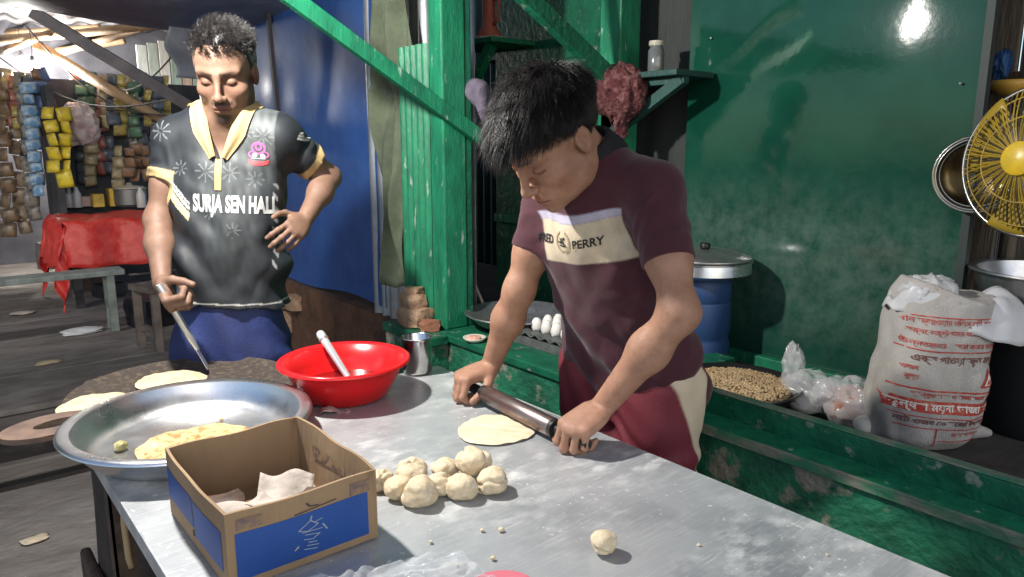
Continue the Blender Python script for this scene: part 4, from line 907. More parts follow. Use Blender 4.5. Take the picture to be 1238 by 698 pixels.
# ------------------------------------------------------------------ the man at the griddle
def build_man():
    skin = (.205,.122,.084)
    root = thing('person', 'bearded man in a charcoal jersey with cream collar, hand on hip, by the griddle', 'person', (.70, 2.36, 0))
    hipc = at(279,405,2.24); shRi = at(216,171,2.13); shLe = at(335,167,2.15)   # shRi is image left
    shC = (shRi+shLe)/2; neck = shC+ZZ*.074-FWH*.012
    T = nrm(shC-hipc); U = nrm(shLe-shRi); Wd = nrm(np.cross(U, T)); U = np.cross(T, Wd)
    if Wd@FWH > 0: Wd = -Wd
    Hn = np.linalg.norm(shC-hipc)
    th = math.radians(23); yw = math.radians(5); F0 = -FWH*math.cos(yw)+RT*math.sin(yw)
    hF = nrm(F0*math.cos(th)-ZZ*math.sin(th)); hU = nrm(F0*math.sin(th)+ZZ*math.cos(th)); hL = np.cross(hF, hU)
    if hL@RT < 0: hL = -hL
    R = np.stack([hL, hF, hU], 1); sc = 1.05
    hc = at(273,86,2.06)
    elR = at(190,266,2.11); wrR = at(196,343,2.03); elL = at(398,214,2.29); wrL = at(369,265,2.15)
    grip = at(209,373,1.985); tip = np.array([.585,2.06,.752]); rd = nrm(tip-grip)
    B = Body()
    B.fn(lambda p: head_local((p-hc)@R/sc)*sc, hc, .17, k=.01)
    nk0 = hc+R@np.array([0,-.035,-.045]); B.cone(nk0, neck, .057, .060, k=.03)
    B.fn(lambda p: s_tube(p, hipc, U, Wd, T, [-.12,0,.14,.30,Hn-.05,Hn+.05], [.140,.142,.134,.140,.132,.045], [.102,.102,.096,.102,.088,.04], [0,0,0,0,-.01,-.02], 2.2), hipc+T*.25, .5, k=.03)
    B.cone(shRi-ZZ*.008, shLe-ZZ*.008, .044, .044, k=.04); B.cone(neck-ZZ*.03, shLe-ZZ*.006, .044, .042, k=.05); B.cone(neck-ZZ*.03, shRi-ZZ*.006, .044, .042, k=.05)
    arm(B, shRi, elR, wrR, (.044,.035,.0325,.0245)); arm(B, shLe, elL, wrL, (.044,.035,.0325,.0245))
    hip = lambda s: hipc+U*s*.082-ZZ*.05
    for s in (1, -1):
        g = hip(s)*np.array([1,1,0]); leg(B, hip(s), g+ZZ*.48, g+ZZ*.085+FWH*.03, g-FWH*.13+ZZ*.03, (.095,.062,.058,.042))
    a1 = nrm(RT*.45-FWH*.75-ZZ*.45); hand(B, wrR, nrm(grip-wrR)*1.0+a1*.35, np.cross(a1, -rd), -rd, 1.02, curls=[(70,80,45)]*4, thumb=((.5,.35,-.6),(.6,-.1,-.7),(.6,-.3,-.6)), spread=2)
    hand(B, wrL, nrm(at(344,291,2.03)-wrL), -FWH*.8+.25*ZZ+.5*RT, ZZ, .86, curls=[(22,28,16),(28,30,18),(34,32,18),(40,34,20)], thumb=((.55,.75,.0),(.85,.4,-.1),(.95,.1,-.2)), spread=7)
    P, Q = B.mesh((.22,1.80,0), (1.25,2.62,1.80), .0031)
    q = (P-hc)@R/sc; isH = np.linalg.norm(q-np.array([0,.01,0]), axis=1) < .16
    col = np.repeat(np.array([skin]), len(P), 0); col[isH] = head_colors(q[isH], skin, .95)
    col *= (1+.07*fnoise(P, 38.))[:, None]
    sdf_obj('body', P, Q, M_SKIN, root, col)
    # jersey
    S = Body(); seR = shRi+(elR-shRi)*.52; seL = shLe+(elL-shLe)*.66; t0 = .115
    def tors(p):
        q = p-hipc; u = q@U; t = q@T
        dg = t+.75*u
        fold = .012*np.sin(44*dg+2.6*np.sin(14*u))*np.clip((.46-t)/.2, 0, 1)*np.clip(.55+1.3*fnoise(p, 9., 3.), 0, 1)+.0055*fnoise(p, 21., 6.)-.006*np.abs(fnoise(p*np.array([1,1,.5]), 30., 9.))+.0025*fnoise(p, 60., 2.)
        return s_tube(p, hipc, U, Wd, T, [t0-.01,.13,.26,.38,Hn-.05,Hn+.055], [.164,.162,.160,.164,.158,.07], [.126,.124,.118,.120,.108,.06], [0,0,.006,.006,-.006,-.02], 2.3)+fold
    S.fn(tors, hipc+T*.3, .5, k=.02)
    S.cone(neck-ZZ*.018, shLe+ZZ*.004, .064, .060, k=.05); S.cone(neck-ZZ*.018, shRi+ZZ*.004, .064, .060, k=.05); S.cone(shRi, shLe, .062, .062, k=.05)
    for sh, se, el, rs in ((shRi, seR, elR, .058), (shLe, seL, elL, .057)):
        a = nrm(el-sh)
        def slv(p, sh=sh, se=se, a=a, rs=rs):
            d = s_cone(p, sh, se+a*.05, .056, rs); t = (p-sh)@a
            return np.maximum(d+.004*np.sin(50*t+8*fnoise(p, 28., 5.))*np.clip(t/.08, 0, 1)+.002*fnoise(p, 44., 1.), t-(se-sh)@a)
        S.fn(slv, (sh+se)/2, .22, k=.03)
        S.fn(lambda p, se=se, a=a, rs=rs: s_cone(p, se-a*.010, se+a*.12, rs-.011, rs-.010), se, .16, k=.002, op='s')
    nd = nrm(nk0-neck)
    S.cone(neck+nd*.010, neck+nd*.2, .066, .075, k=.006, op='s')
    vtop = neck+Wd*.075-ZZ*.01; vbot = vtop-T*.135+Wd*.055
    tb0 = Hn-.066
    def vee(p):
        q = p-hipc; u = np.abs(q@U-.004); t = q@T; return np.maximum(np.maximum(u*.92-(t-tb0)*.40, .02-q@Wd), t-Hn-.12)
    S.fn(vee, hipc+T*Hn+Wd*.08, .25, k=.003, op='s')
    S.fn(lambda p: s_tube(p, hipc, U, Wd, T, [-.2,t0+.012], [.152,.152], [.114,.114], [0,0], 2.3), hipc, .35, k=.003, op='s')
    P, Q = S.mesh((.30,1.92,.88), (1.20,2.62,1.66), .0034)
    qq = P-hipc; u = qq@U; t = qq@T; w = qq@Wd
    dark = np.array((.014,.017,.021)); grey = np.array((.105,.118,.118))
    g = np.clip(.55*np.exp(-((u-.03)/.085)**2)*np.exp(-((t-.46)/.19)**2)+.75*np.clip((u-.035)/.05, 0, 1)*np.clip((t-.42)/.15, 0, 1)*(u < .150), 0, 1)*(w > 0)
    gr = .75+.25*np.sin(260*u+40*t)*np.sin(60*t)
    c = dark*(1-(g*gr)[:, None])+grey*(g*gr)[:, None]
    c *= (1+.25*fnoise(P, 70., 1.))[:, None]
    for fu, ft, fr in ((-.030,.495,.030),(.034,.495,.028),(-.105,.500,.022),(.045,.335,.022),(.120,.600,.030),(.070,.610,.026),(.100,.480,.024),(-.165,.60,.03),(-.02,.38,.02)):
        du = u-fu; dt = t-ft; r = np.hypot(du, dt); ph = np.arctan2(dt, du)
        m = (r < fr) & (r > .005) & (np.abs(np.sin(4*ph)) < .48*(1-r/fr*.4)) & (w > -.02); c[m] = c[m]*.45+np.array((.20,.22,.22))*.55
    al = np.minimum(s_cone(P, shRi+nrm(elR-shRi)*.06, elR, .06, .06), s_cone(P, shLe+nrm(elL-shLe)*.06, elL, .06, .06))
    sl = al < .010
    for se, el, sh in ((seR, elR, shRi), (seL, elL, shLe)):
        a = nrm(el-sh); ts_ = (P-se)@a; near = s_cone(P, se-a*.03, se+a*.02, .068, .068) < .006
        cm = (near*np.clip(.5+(ts_+.026)/.0035, 0, 1))[:, None]; c = c*(1-cm)+np.array((.42,.30,.14))*cm
    fr_ = w > 0
    ln = (t-.475)+1.05*(u+.178)                               # diagonal bands on his right flank
    st = fr_ & (u < -.075) & ~sl & (t < .50)
    c[st & (np.abs(ln-.000) < .013)] = (.62,.47,.24); c[st & (np.abs(ln-.024) < .005)] = (.45,.45,.42); c[st & (np.abs(ln-.036) < .003)] = (.45,.45,.42)
    seam = np.abs(u+.150+.02*np.sin(t*6)) < .0022; c[seam & fr_ & (t < .38) & ~sl] = (.55,.45,.25)
    dash = (np.abs(u-.150) < .006) & (np.sin(t*190+u*300) > .35) & (t > .22) & (t < .47) & fr_; c[dash & ~sl] = (.26,.27,.27)
    c[(t < t0+.006) & (t > t0+.002)] = (.35,.35,.33)
    pip = fr_ & (np.abs(u) < .15) & False
    shirt = sdf_obj('jersey', P, Q, mat('jersey_cloth', (.02,.02,.03), rough=.55, attr='Col', bump=.12, bscale=500, spec=.5), root, c)
    bv = bvh_of(P, Q); M_W = mat('white_print', (.50,.51,.50), rough=.7, col2=(.36,.37,.37), scale=40)
    o = hipc+T*.405+Wd*.15
    decal('print', [text2d('SURJA SEN HALL', .064, .46, .0030, space=1.02)], o+U*.046, U, T, -Wd, bv, M_W, shirt)
    M_PK = mat('pink_print', (.42,.10,.26), rough=.6); M_RD = mat('red_print', (.50,.05,.06), rough=.6)
    e = hipc+T*.545+U*.106+Wd*.15
    decal('print', [disc2d(0,.022,.020,.018,22,.72), disc2d(0,.026,.010,.012,12,.5), disc2d(-.016,.004,.012,.010,14,.6), disc2d(.016,.004,.012,.010,14,.6)], e, U, T, -Wd, bv, M_PK, shirt)
    decal('print', [disc2d(-.010,.002,.0065,.0065,12), disc2d(.011,.000,.0068,.0068,12,.35), rect2d(-.018,-.0085,.018,-.0065)], e, U, T, -Wd, bv, M_W, shirt, off=.002)
    decal('print', [([(-.026,-.010),(-.012,-.015),(.012,-.015),(.026,-.010),(.024,-.022),(.010,-.027),(-.010,-.027),(-.024,-.022)], [(0,1,2,3,4,5,6,7)])], e, U, T, -Wd, bv, M_RD, shirt)
    bg = at(373,166,2.2); decal('badge', [rect2d(-.009,-.011,.009,-.004), rect2d(-.009,-.002,.009,.003), rect2d(-.009,.005,.009,.011)], bg, nrm(RT-.3*ZZ), nrm(ZZ+.3*RT), FWH, bv, M_W, shirt)
    # collar and placket
    M_CREAM = mat('cream_rib', (.42,.30,.14), rough=.8, bump=.3, bscale=350)
    ctr = neck+nd*.012
    XA = U; YA = nrm(Wd-nd*(Wd@nd))
    def drop(q, d):
        h = bv.ray_cast(Vector(q)-Vector(d)*.12, Vector(d), .4)[0]
        return np.array(h)-d*.004 if h is not None else q
    ring = lambda ang: ctr+(-YA*math.cos(ang)+XA*math.sin(ang))*.064+nd*(.030-.018*(1-math.cos(ang))/2)
    vpt = drop(hipc+T*(Hn-.072)+Wd*.17+U*.004, -Wd)
    def colr(a, v):
        sg = 1 if a >= 0 else -1; f = max(0.0, (abs(a)-.55)/.45); ang = min(abs(a)/.55, 1)*math.radians(128)*sg
        g = ring(ang); inn = g*(1-f*.86)+(vpt+U*sg*.002)*f*.86
        if f > 0: inn = inn+Wd*.010*math.sin(f*PI)
        od = nrm(g-ctr-nd*((g-ctr)@nd)); fb = min(1.0, max(0.0, (abs(a)-.30)/.22))
        wd = .040*(1-fb)+(.044-.026*max(0, f-.5)/.5)*fb
        o1 = drop(inn+od*wd, -nd) if fb < 1 else None
        o2 = drop(inn+nrm(U*sg-T*(.30+.35*f))*wd, -Wd) if fb > 0 else None
        out = o2 if o1 is None else (o1 if o2 is None else o1*(1-fb)+o2*fb)
        up_ = nd*(1-fb)+Wd*fb
        return inn*(1-v)+out*v+up_*(.011*math.sin(min(v*1.25, 1)*PI)+.003)
    mb = MB(); mb.grid(lambda i, j: colr(i*2-1, j), 60, 8, thick=.003); mb.build('collar', M_CREAM, root, smooth=True, sharp=50)
    mb = MB(); mb.grid(lambda i, j: ring((i*2-1)*math.radians(122))-nd*.035*j, 44, 2, thick=.003); mb.build('collar_band', M_CREAM, root, smooth=True)
    vb = hipc+T*.0
    pl = [(-.005,.055),(.013,.055),(.013,-.030),(-.005,-.030)]
    decal('placket', [(pl, [(0,1,2,3)])], hipc+T*(Hn-.112)+Wd*.15+U*.000, U, T, -Wd, bv, M_CREAM, shirt, off=.003)
    # trousers
    K = Body()
    K.fn(lambda p: s_tube(p, hipc, U, Wd, T, [-.16,-.02,.13], [.158,.158,.145], [.122,.120,.106], [0,0,0], 2.3)+.005*fnoise(p, 20., 2.)+.004*np.sin(50*((p-hipc)@U)+20*p[..., 2]), hipc, .3, k=.03)
    for s in (1, -1):
        h = hip(s); g = h*np.array([1,1,0])
        K.fn(lambda p, h=h, g=g: s_cone(p, h, g+ZZ*.46, .100, .086)+.007*np.sin(26*p[..., 2]+5*fnoise(p, 15., 4.)), (h+g)/2, .55, k=.03)
        K.fn(lambda p, g=g: np.maximum(s_cone(p, g+ZZ*.46, g+ZZ*.03+FWH*.03, .095, .085)+.006*np.sin(38*p[..., 2]+5*fnoise(p, 16., 1.)), .06-p[..., 2]), g+ZZ*.25, .4, k=.02)
    P, Q = K.mesh((.35,2.02,.03), (1.10,2.72,1.08), .0062)
    sdf_obj('trousers', P, Q, mat('navy_cloth', (.012,.020,.085), rough=.65, col2=(.022,.040,.15), scale=9, lo=.45, hi=.7, bump=.2, bscale=220), root)
    # hair: short, wavy on top, faded at the sides
    cc = np.array([0,-.014,.034]); rr = np.array([.075,.095,.081])
    line = lambda y: np.interp(y, [-.11,-.06,-.02,.015,.04,.075,.1], [-.055,-.045,-.010,.000,.048,.062,.068])
    length = lambda p: .006+.027*np.clip((p[:, 2]-.040)/.040, 0, 1)
    def field(p, nn, k, rnd):
        cl = np.stack([np.sin(p[:, 0]*230+3*np.sin(p[:, 1]*120)+k*3), np.sin(p[:, 1]*210+p[:, 0]*150), 0*p[:, 0]], 1)*.42
        return nrmv(nn*(.85-.45*k)+np.array([.35,.25,0])*(.4+.7*k)+cl*(.3+k)+rnd[:, 1:]*.18)
    roots = hair_roots(5, 11000, cc, rr, line, length)
    C = Body(); C.fn(lambda p: s_ell(p, cc+np.array([0,0,.003]), rr+np.array([.004,.004,.012]))+.003*fnoise(p, 70., 1.), cc, .13, k=0)
    C.fn(lambda p: np.interp(p[..., 1], [-.11,-.06,-.02,.015,.04,.075,.12], [-.048,-.040,-.002,.008,.054,.068,.074])-p[..., 2], op='i', k=.006)
    cap = C.mesh((-.11,-.13,-.07), (.11,.12,.15), .005)
    hair_mesh('hair', root, hc, R*sc, *roots, field, M_HAIR, cap, rad=.00068)
    # the spatula he holds
    sp = thing('spatula', 'long steel spatula held by the man over the griddle', 'spatula', tuple(tip))
    up = grip-rd*.075
    mb = MB(); mb.tube([up, up+rd*.01, grip+rd*.10, tip-rd*.055], [.0085,.0105,.0095,.006], 14); mb.build('handle', mat('steel_brushed', (.55,.56,.57), rough=.3, metal=.75), sp, smooth=True, sharp=50)
    x = nrm(np.cross(rd, ZZ)); mb = MB()
    M = Matrix([[x[i], np.cross(rd, x)[i], rd[i], (tip-rd*.06)[i]] for i in range(3)]+[[0,0,0,1]])
    mb.box((-.026,-.001,0), (.026,.001,.062), 0, M); mb.build('blade', MATS['steel_brushed'], sp)
    return root
build_boy(); build_man()
# ================================================================== THINGS IN THE STALL
CT = .688; FL = .621
# ---- shallow basin, dish, eggs, stick on the left end of the counter
q = atz(622,388,.745); bq = np.array([q[0]+.09,q[1]+.09,CT])
sb = thing('aluminium_basin', 'wide shallow grey basin behind the arm of the teenager', 'basin', tuple(bq))
MB().lathe([(0,.004),(.09,.004),(.15,.028),(.188,.062),(.197,.064),(.199,.060),(.190,.056),(.152,.022),(.09,0),(0,0)], bq, 64).build('dish', mat('dull_aluminium', (.36,.36,.36), rough=.45, metal=.85, col2=(.25,.25,.25), scale=40, bump=.15, bscale=90), sb, smooth=True, sharp=50)
q = atz(573,414,CT); ds = thing('white_dish', 'small white dish with pink leftovers on the counter edge', 'dish', (q[0]+.01,q[1]+.01,CT))
MB().lathe([(0,.005),(.026,.006),(.039,.016),(.041,.0155),(.030,.002),(0,.001)], (q[0]+.01,q[1]+.01,CT), 32).build('saucer', mat('cream_china', (.62,.57,.47), rough=.3), ds, smooth=True)
P, f = dough((q[0]+.01,q[1]+.01,CT+.012), .024, 5, .35, True, .2); pyd('leftovers', P, f, mat('pink_food', (.55,.22,.17), rough=.6, col2=(.6,.45,.35), scale=60), ds, smooth=True)
M_PULP = mat('egg_tray_pulp', (.10,.105,.10), rough=.95, col2=(.06,.065,.06), scale=20, bump=.4, bscale=80)
tr = thing('egg_tray', 'grey moulded egg tray on the counter beside the hip of the teenager', 'egg tray', (1.70,1.62,CT))
def trayf(u, v):
    x = 1.565+u*.30; y = 1.64+v*.30; cx = math.cos((u*6)*2*PI); cy = math.cos((v*6)*2*PI)
    return (x, y, CT+.022+.011*(cx+cy)*.5+.014)
MB().grid(trayf, 48, 48, thick=.003).build('cups', M_PULP, tr, smooth=True)
MB().box((1.565,1.64,CT), (1.57,1.94,CT+.03)).box((1.565,1.937,CT), (1.865,1.942,CT+.03)).box((1.565,1.638,CT), (1.865,1.643,CT+.03)).build('rim', M_PULP, tr)
eprof = [(0,-.026),(.010,-.0235),(.0175,-.016),(.0205,-.004),(.0195,.008),(.0150,.020),(.0085,.0275),(0,.030)]
M_EGG = mat('egg_shell', (.74,.72,.68), rough=.45, col2=(.68,.64,.58), scale=40)
eg0 = None
for i in range(5):
    for j in range(5):
        x, y = 1.59+i*.05, 1.665+j*.05
        if i == 0: continue
        if eg0 is None:
            eg0 = MB().lathe(eprof, (0,0,0), 18).build('egg', M_EGG, smooth=True); e = eg0
        else: e = eg0.copy(); COL.objects.link(e)
        tag(e, 'white egg, %s from the left in the %s row of the egg tray' % (('fifth','fourth','third','second','first')[j], ('','front','second','third','back')[i]), 'egg', 'eggs in the tray')
        e.location = (x, y, CT+.053+.002*((i*7+j*3) % 3)); e.rotation_euler = (.1*((i+j) % 3-1), .1*((i*2+j) % 3-1), i+j)
a = atx(568,330,1.72); b = atx(586,372,1.70); tag(MB().tube([a, (a+b)/2, b], [.005,.006,.006], 8).build('stick', mat('pale_stick', (.42,.36,.28), rough=.8)), 'pale thin stick leaning at the corner post', 'stick')
# ---- blue drum and covered pot
dc = (2.025,1.475,FL); dm = thing('blue_drum', 'blue plastic drum against the dark green wall', 'drum', dc)
MB().lathe([(.103,0),(.107,.02),(.107,.09),(.103,.10),(.103,.11),(.107,.12),(.107,.22),(.103,.23),(.107,.24),(.105,.30),(.095,.315),(0,.315)], dc, 40).build('barrel', mat('blue_plastic', (.016,.048,.15), rough=.5, col2=(.02,.055,.14), scale=12, col3=(.2,.25,.35), scale3=60, lo3=.68, hi3=.74), dm, smooth=True, sharp=40)
pt = thing('covered_pot', 'flat steel pot with a lid standing on the blue drum', 'pot', (2.025,1.475,FL+.316))
MB().lathe([(0,0),(.135,0),(.155,.012),(.150,.045),(.156,.047),(.156,.051),(.145,.052)], (2.025,1.46,FL+.316), 56).build('pot_body', M_ALU, pt, smooth=True, sharp=40)
MB().lathe([(.155,.054),(.150,.062),(.10,.078),(.03,.084),(0,.084)], (2.025,1.46,FL+.316), 56).build('lid', mat('dented_lid', (.42,.42,.42), rough=.35, metal=.9, col2=(.3,.3,.3), scale=10, bump=.2, bscale=20), pt, smooth=True)
MB().lathe([(.014,.084),(.018,.094),(.016,.104),(0,.106)], (2.025,1.46,FL+.316), 20).build('knob', M_BLK, pt, smooth=True)
# ---- black wok of chickpeas
q = atz(886,462,.70); wc = np.array([q[0]+.01,q[1],FL]); wk = thing('wok', 'black wok full of pale chickpeas on the platform', 'wok', tuple(wc))
MB().lathe([(0,.004),(.07,.008),(.13,.035),(.166,.072),(.182,.080),(.184,.076),(.140,.030),(.075,.002),(0,0)], wc, 56).build('bowl', mat('black_iron', (.018,.018,.020), rough=.35, metal=.4), wk, smooth=True, sharp=50)
rg = np.random.default_rng(8); bm = bmesh.new(); bmesh.ops.create_icosphere(bm, subdivisions=1, radius=1.0); IV = np.array([v.co[:] for v in bm.verts]); IF = np.array([[v.index for v in f.verts] for f in bm.faces]); bm.free()
V = []; F = []; k = 0
for i in range(1900):
    r = .150*math.sqrt(rg.random()); a = rg.random()*6.28; s = .0045*(.8+.5*rg.random())
    V.append(IV*s*np.array([1,1,.85])+np.array([wc[0]+r*math.cos(a), wc[1]+r*math.sin(a), wc[2]+.070+.014*(1-(r/.150)**2)+rg.random()*.004])); F.append(IF+k); k += len(IV)
def tri_obj(name, V, F, m): return pyd(name, np.concatenate(V), np.concatenate(F), m, smooth=True)
cpz = tri_obj('chickpeas', V, F, mat('chickpea', (.40,.28,.15), rough=.6, col2=(.24,.17,.085), scale=30, lo=.4, hi=.65)); tag(cpz, 'pale chickpeas heaped in the black wok', 'chickpeas', kind='stuff')
MB().lathe([(0,.080),(.10,.076),(.152,.067),(.153,.060),(0,.055)], wc, 40).build('filling', mat('chickpea_bed', (.28,.21,.11), rough=.8), wk, smooth=True)
# ---- bags beside the sack
def blob(c, r, seed, sc=(1,1,1), amt=.2, fr=2.5, n=44, m=30):
    T_, A = np.meshgrid(np.linspace(0, PI, m+1), np.linspace(0, 2*PI, n, endpoint=False), indexing='ij')
    D = np.stack([np.sin(T_)*np.cos(A), np.sin(T_)*np.sin(A), np.cos(T_)], -1)
    k = 1+amt*fnoise(D, fr, seed)+amt*.7*(1-2*np.abs(fnoise(D, fr*2.3, seed+3)))+amt*.25*fnoise(D, fr*6, seed+5)
    P = D*k[..., None]*np.array(sc)*r+np.array(c)
    return P.reshape(-1, 3), [(i*n+j, (i+1)*n+j, (i+1)*n+(j+1) % n, i*n+(j+1) % n) for i in range(m) for j in range(n)]
M_BAG = mat('thin_plastic_bag', (.62,.62,.62), rough=.22, alpha=.38, spec=.8)
q = atz(968,502,FL); d1 = (q[0]+.02,q[1],FL); bg = thing('plastic_bag', 'knotted clear plastic bag holding a white dough ball beside the wok', 'bag', d1)
P, f = dough((d1[0],d1[1],FL+.034), .046, 15, .72, False, .05); pyd('dough_ball', P, f, mat('white_dough', (.62,.60,.52), rough=.5), bg, smooth=True)
P, f = blob((d1[0]+.015,d1[1]-.005,FL+.062), .062, 3, (1.0,1.25,.95), .20); pyd('film', P, f, M_BAG, bg, smooth=True)
P, f = blob((d1[0]+.03,d1[1]+.06,FL+.10), .032, 9, (.7,1.0,1.9), .35); pyd('knot', P, f, M_BAG, bg, smooth=True)
q = atz(1012,515,FL); P, f = blob((q[0]+.05,q[1],FL+.05), .055, 31, (.9,1.2,.9), .15); bg2 = thing('plastic_bag', 'pinkish plastic bag of lentils at the foot of the sack', 'bag', (q[0]+.05,q[1],FL))
pyd('lentils', P*.0+P, f, mat('lentil_pack', (.30,.13,.085), rough=.5, col2=(.40,.24,.18), scale=22), bg2, smooth=True)
P, f = blob((q[0]+.05,q[1],FL+.06), .064, 33, (.9,1.2,1.0), .22); pyd('film', P, f, M_BAG, bg2, smooth=True)
q = atz(1046,528,FL); P, f = dough((q[0]+.01,q[1],FL+.027), .036, 44, .72, False, .05); tag(pyd('dough_ball', P, f, MATS['white_dough'], smooth=True), 'white wrapped dough ball in front of the printed sack', 'dough ball')
q = atz(930,498,FL); P, f = dough((q[0]+.01,q[1],FL+.02), .026, 45, .7, False, .08); tag(pyd('onion', P, f, mat('golden_onion', (.40,.17,.04), rough=.45), smooth=True), 'golden brown onion between the wok and the plastic bag', 'onion')
# ---- printed flour sack
sc0 = np.array([1.925,.715,FL]); SU = RT.copy(); SW = -FWH.copy() if 'FWH' in globals() else np.array([-math.sin(YAW),-math.cos(YAW),0])
sk = thing('flour_sack', 'white woven flour sack with red print, open at the top', 'sack', tuple(sc0))
S = Body()
def sackf(p):
    q = p-sc0; u = q@SU; w = q@SW; t = q[..., 2]; lean = .028*np.clip(t/.4, 0, 1)
    a = np.interp(t, [0,.03,.11,.22,.32,.37,.42], [.100,.120,.126,.122,.116,.112,.095]); b = np.interp(t, [0,.03,.11,.22,.32,.37,.42], [.085,.112,.122,.120,.112,.100,.075])
    r = ((np.abs(u-lean)/a)**2.5+(np.abs(w)/b)**2.5)**(1/2.5)
    d = (r-1)*.11+.005*fnoise(p, 24., 3.)-.006*np.abs(fnoise(p*np.array([1,1,.6]), 34., 7.))+.002+.001*np.sin(60*t+9*u)+.002*fnoise(p, 60., 8.)
    return np.maximum(d, np.maximum(-t+.002, t-.400+.025*np.sin(18*u)))
S.fn(sackf, sc0+ZZ*.22, .35, k=0)
S.cone(sc0+SU*.09+ZZ*.028, sc0+SU*.185-SW*.0+ZZ*.014, .036, .012, k=.035); S.cone(sc0-SU*.10+ZZ*.02, sc0-SU*.14+ZZ*.016, .03, .014, k=.03)
S.fn(lambda p: np.maximum(sackf(p)+.012, .32-(p-sc0)[..., 2]), sc0+ZZ*.37, .3, k=.003, op='s')
P, Q = S.mesh(sc0-np.array([.3,.3,.02]), sc0+np.array([.3,.3,.52]), .0058)
sdf_obj('bag', P, Q, mat('woven_sack', (.38,.36,.335), rough=.65, col2=(.29,.27,.24), scale=7, bump=.35, bscale=300, col3=(.40,.35,.29), scale3=16, lo3=.6, hi3=.75), sk)
bv = bvh_of(P, Q); M_RED = mat('red_sack_print', (.36,.035,.022), rough=.6, col2=(.46,.16,.12), scale=60, lo=.5, hi=.7); M_WSK = mat('white_sack_print', (.60,.56,.50), rough=.6); M_BRN = mat('brown_sack_print', (.15,.05,.04), rough=.6)
so = sc0+SW*.16
def sd(lst, u, z, m, off=.0016):
    lst = [([(x*.86, y*.88) for x, y in v], f) for v, f in lst]; decal('print', lst, so+SU*u*.86+ZZ*z*.88, SU, ZZ, -SW, bv, m, sk, off, .014)
tilt = lambda L, k=-.03: [([(x, y+k*x) for x, y in v], f) for v, f in L]
LINES = [(.372,.016,'রহমান ফ্লাওয়ার মিলস্ লিঃ বাংলাদেশ', .0), (.345,.014,'সর্বোৎকৃষ্ট গমের আটা ও ময়দা', .0), (.312,.015,'উন্নতমানের     সেরা মানের ময়দা', 0)]
for z, s, tx, u in LINES: sd(tilt([text2d(tx, s*1.25, .95, .0003)]), u+.01, z, M_RED)
for z, hh in ((.295,.0035),(.186,.0045),(.110,.003),(.385,.003)): sd(tilt([rect2d(-.14,-hh/2,.145,hh/2)]), .01, z, M_RED)
sd(tilt([text2d('এক্স পাওয়ারফুল ময়', .026, .95, .0006)]), .015, .272, M_BRN)
sd(tilt([text2d('ওজন', .017, .9, .0004)]), -.095, .247, M_RED); sd(tilt([text2d('মূল্য', .017, .9, .0004)]), -.09, .222, M_RED)
sd([([(-.028,-.024),(.028,-.024),(0,.026)], [(0,1,2)])], .108, .222, M_RED); sd([([(-.017,-.018),(.017,-.018),(0,.013)], [(0,1,2)])], .108, .222, M_WSK, .0026); sd([text2d('AB', .016, .8, .0006)], .108, .211, M_RED, .0034)
sd(tilt([text2d('প্রস্তুতকারক ও বাজারজাতকারী', .016, 1.0, .0004)]), .02, .172, M_RED)
sd(tilt([rect2d(-.145,-.017,.145,.017)]), .005, .140, M_RED); sd(tilt([text2d('বসুন্ধরা ময়দা তাজা রাখুন', .027, 1.05, .0008)]), .005, .139, M_WSK, .0028)
sd(tilt([text2d('নেট ওজন ৫০ কেজি উৎপাদন', .020, 1.1, .0005)]), .01, .096, M_BRN); sd(tilt([rect2d(-.13,-.0015,.14,.0015)]), .01, .078, M_RED)
sd(tilt([text2d('ঢাকা বাংলাদেশ', .015, 1.0, .0004)]), .07, .060, M_RED); sd(tilt([rect2d(-.02,-.0015,.14,.0015)]), .01, .042, M_RED); sd([rect2d(-.002,-.035,.002,.02)], -.02, .058, M_RED)
# liner of thin white film spilling from its mouth
def liner(u, v):
    a = u*2*PI; e = .5+.5*math.cos(a-.15); r = .070+.02*v+(.075*e**3)*v**1.2
    x, y = r*1.45*math.cos(a), r*1.05*math.sin(a)
    z = .365+.050*math.sin(v*PI*.9)*(.55+.45*math.sin(a*3+1))-.075*v*v*(.3+e)+.006*math.sin(a*7+v*5)+.003*math.sin(a*15-v*7)
    return sc0+SU*(x+.02)+SW*y+ZZ*z
MB().grid(liner, 90, 16, thick=.0012).build('liner', mat('white_liner', (.50,.50,.51), rough=.35, col2=(.42,.42,.43), scale=12), sk, smooth=True)
P, f = blob(sc0+ZZ*.385-SU*.015, .052, 12, (1.3,1.1,.8), .26, 1.9); pyd('liner_crown', P, f, MATS['white_liner'], sk, smooth=True)
# ---- steel pot, stand and red can at the right edge
ph = np.array([2.262,.545,.92]); pr = thing('steel_pot', 'large round steel pot at the right edge, cut by the frame', 'pot', tuple(ph))
MB().lathe([(0,0),(.09,.0),(.145,.022),(.176,.075),(.182,.112),(.197,.115),(.200,.120),(.198,.124),(.178,.122),(.170,.075),(.14,.026),(.09,.006),(0,.006)], ph, 64).build('pot_body', mat('grey_steel', (.50,.50,.50), rough=.3, metal=.95, col2=(.36,.36,.36), scale=14), pr, smooth=True, sharp=50)
sn = thing('iron_stand', 'black iron burner stand under the large steel pot', 'stand', (2.262,.545,FL))
MB().lathe([(.150,0),(.155,.02),(.150,.20),(.158,.285),(.150,.29),(.135,.20),(.13,0)], (2.262,.545,FL), 32, closed=True).build('drum', mat('sooty_iron', (.012,.012,.014), rough=.6, metal=.3), sn, smooth=True, sharp=40)
for a in (0.3,2.4,4.5): MB().bar((2.262+.15*math.cos(a),.545+.15*math.sin(a),FL+.285), (2.262+.10*math.cos(a),.545+.10*math.sin(a),FL+.297), .015, .01).build('lug', MATS['sooty_iron'], sn)
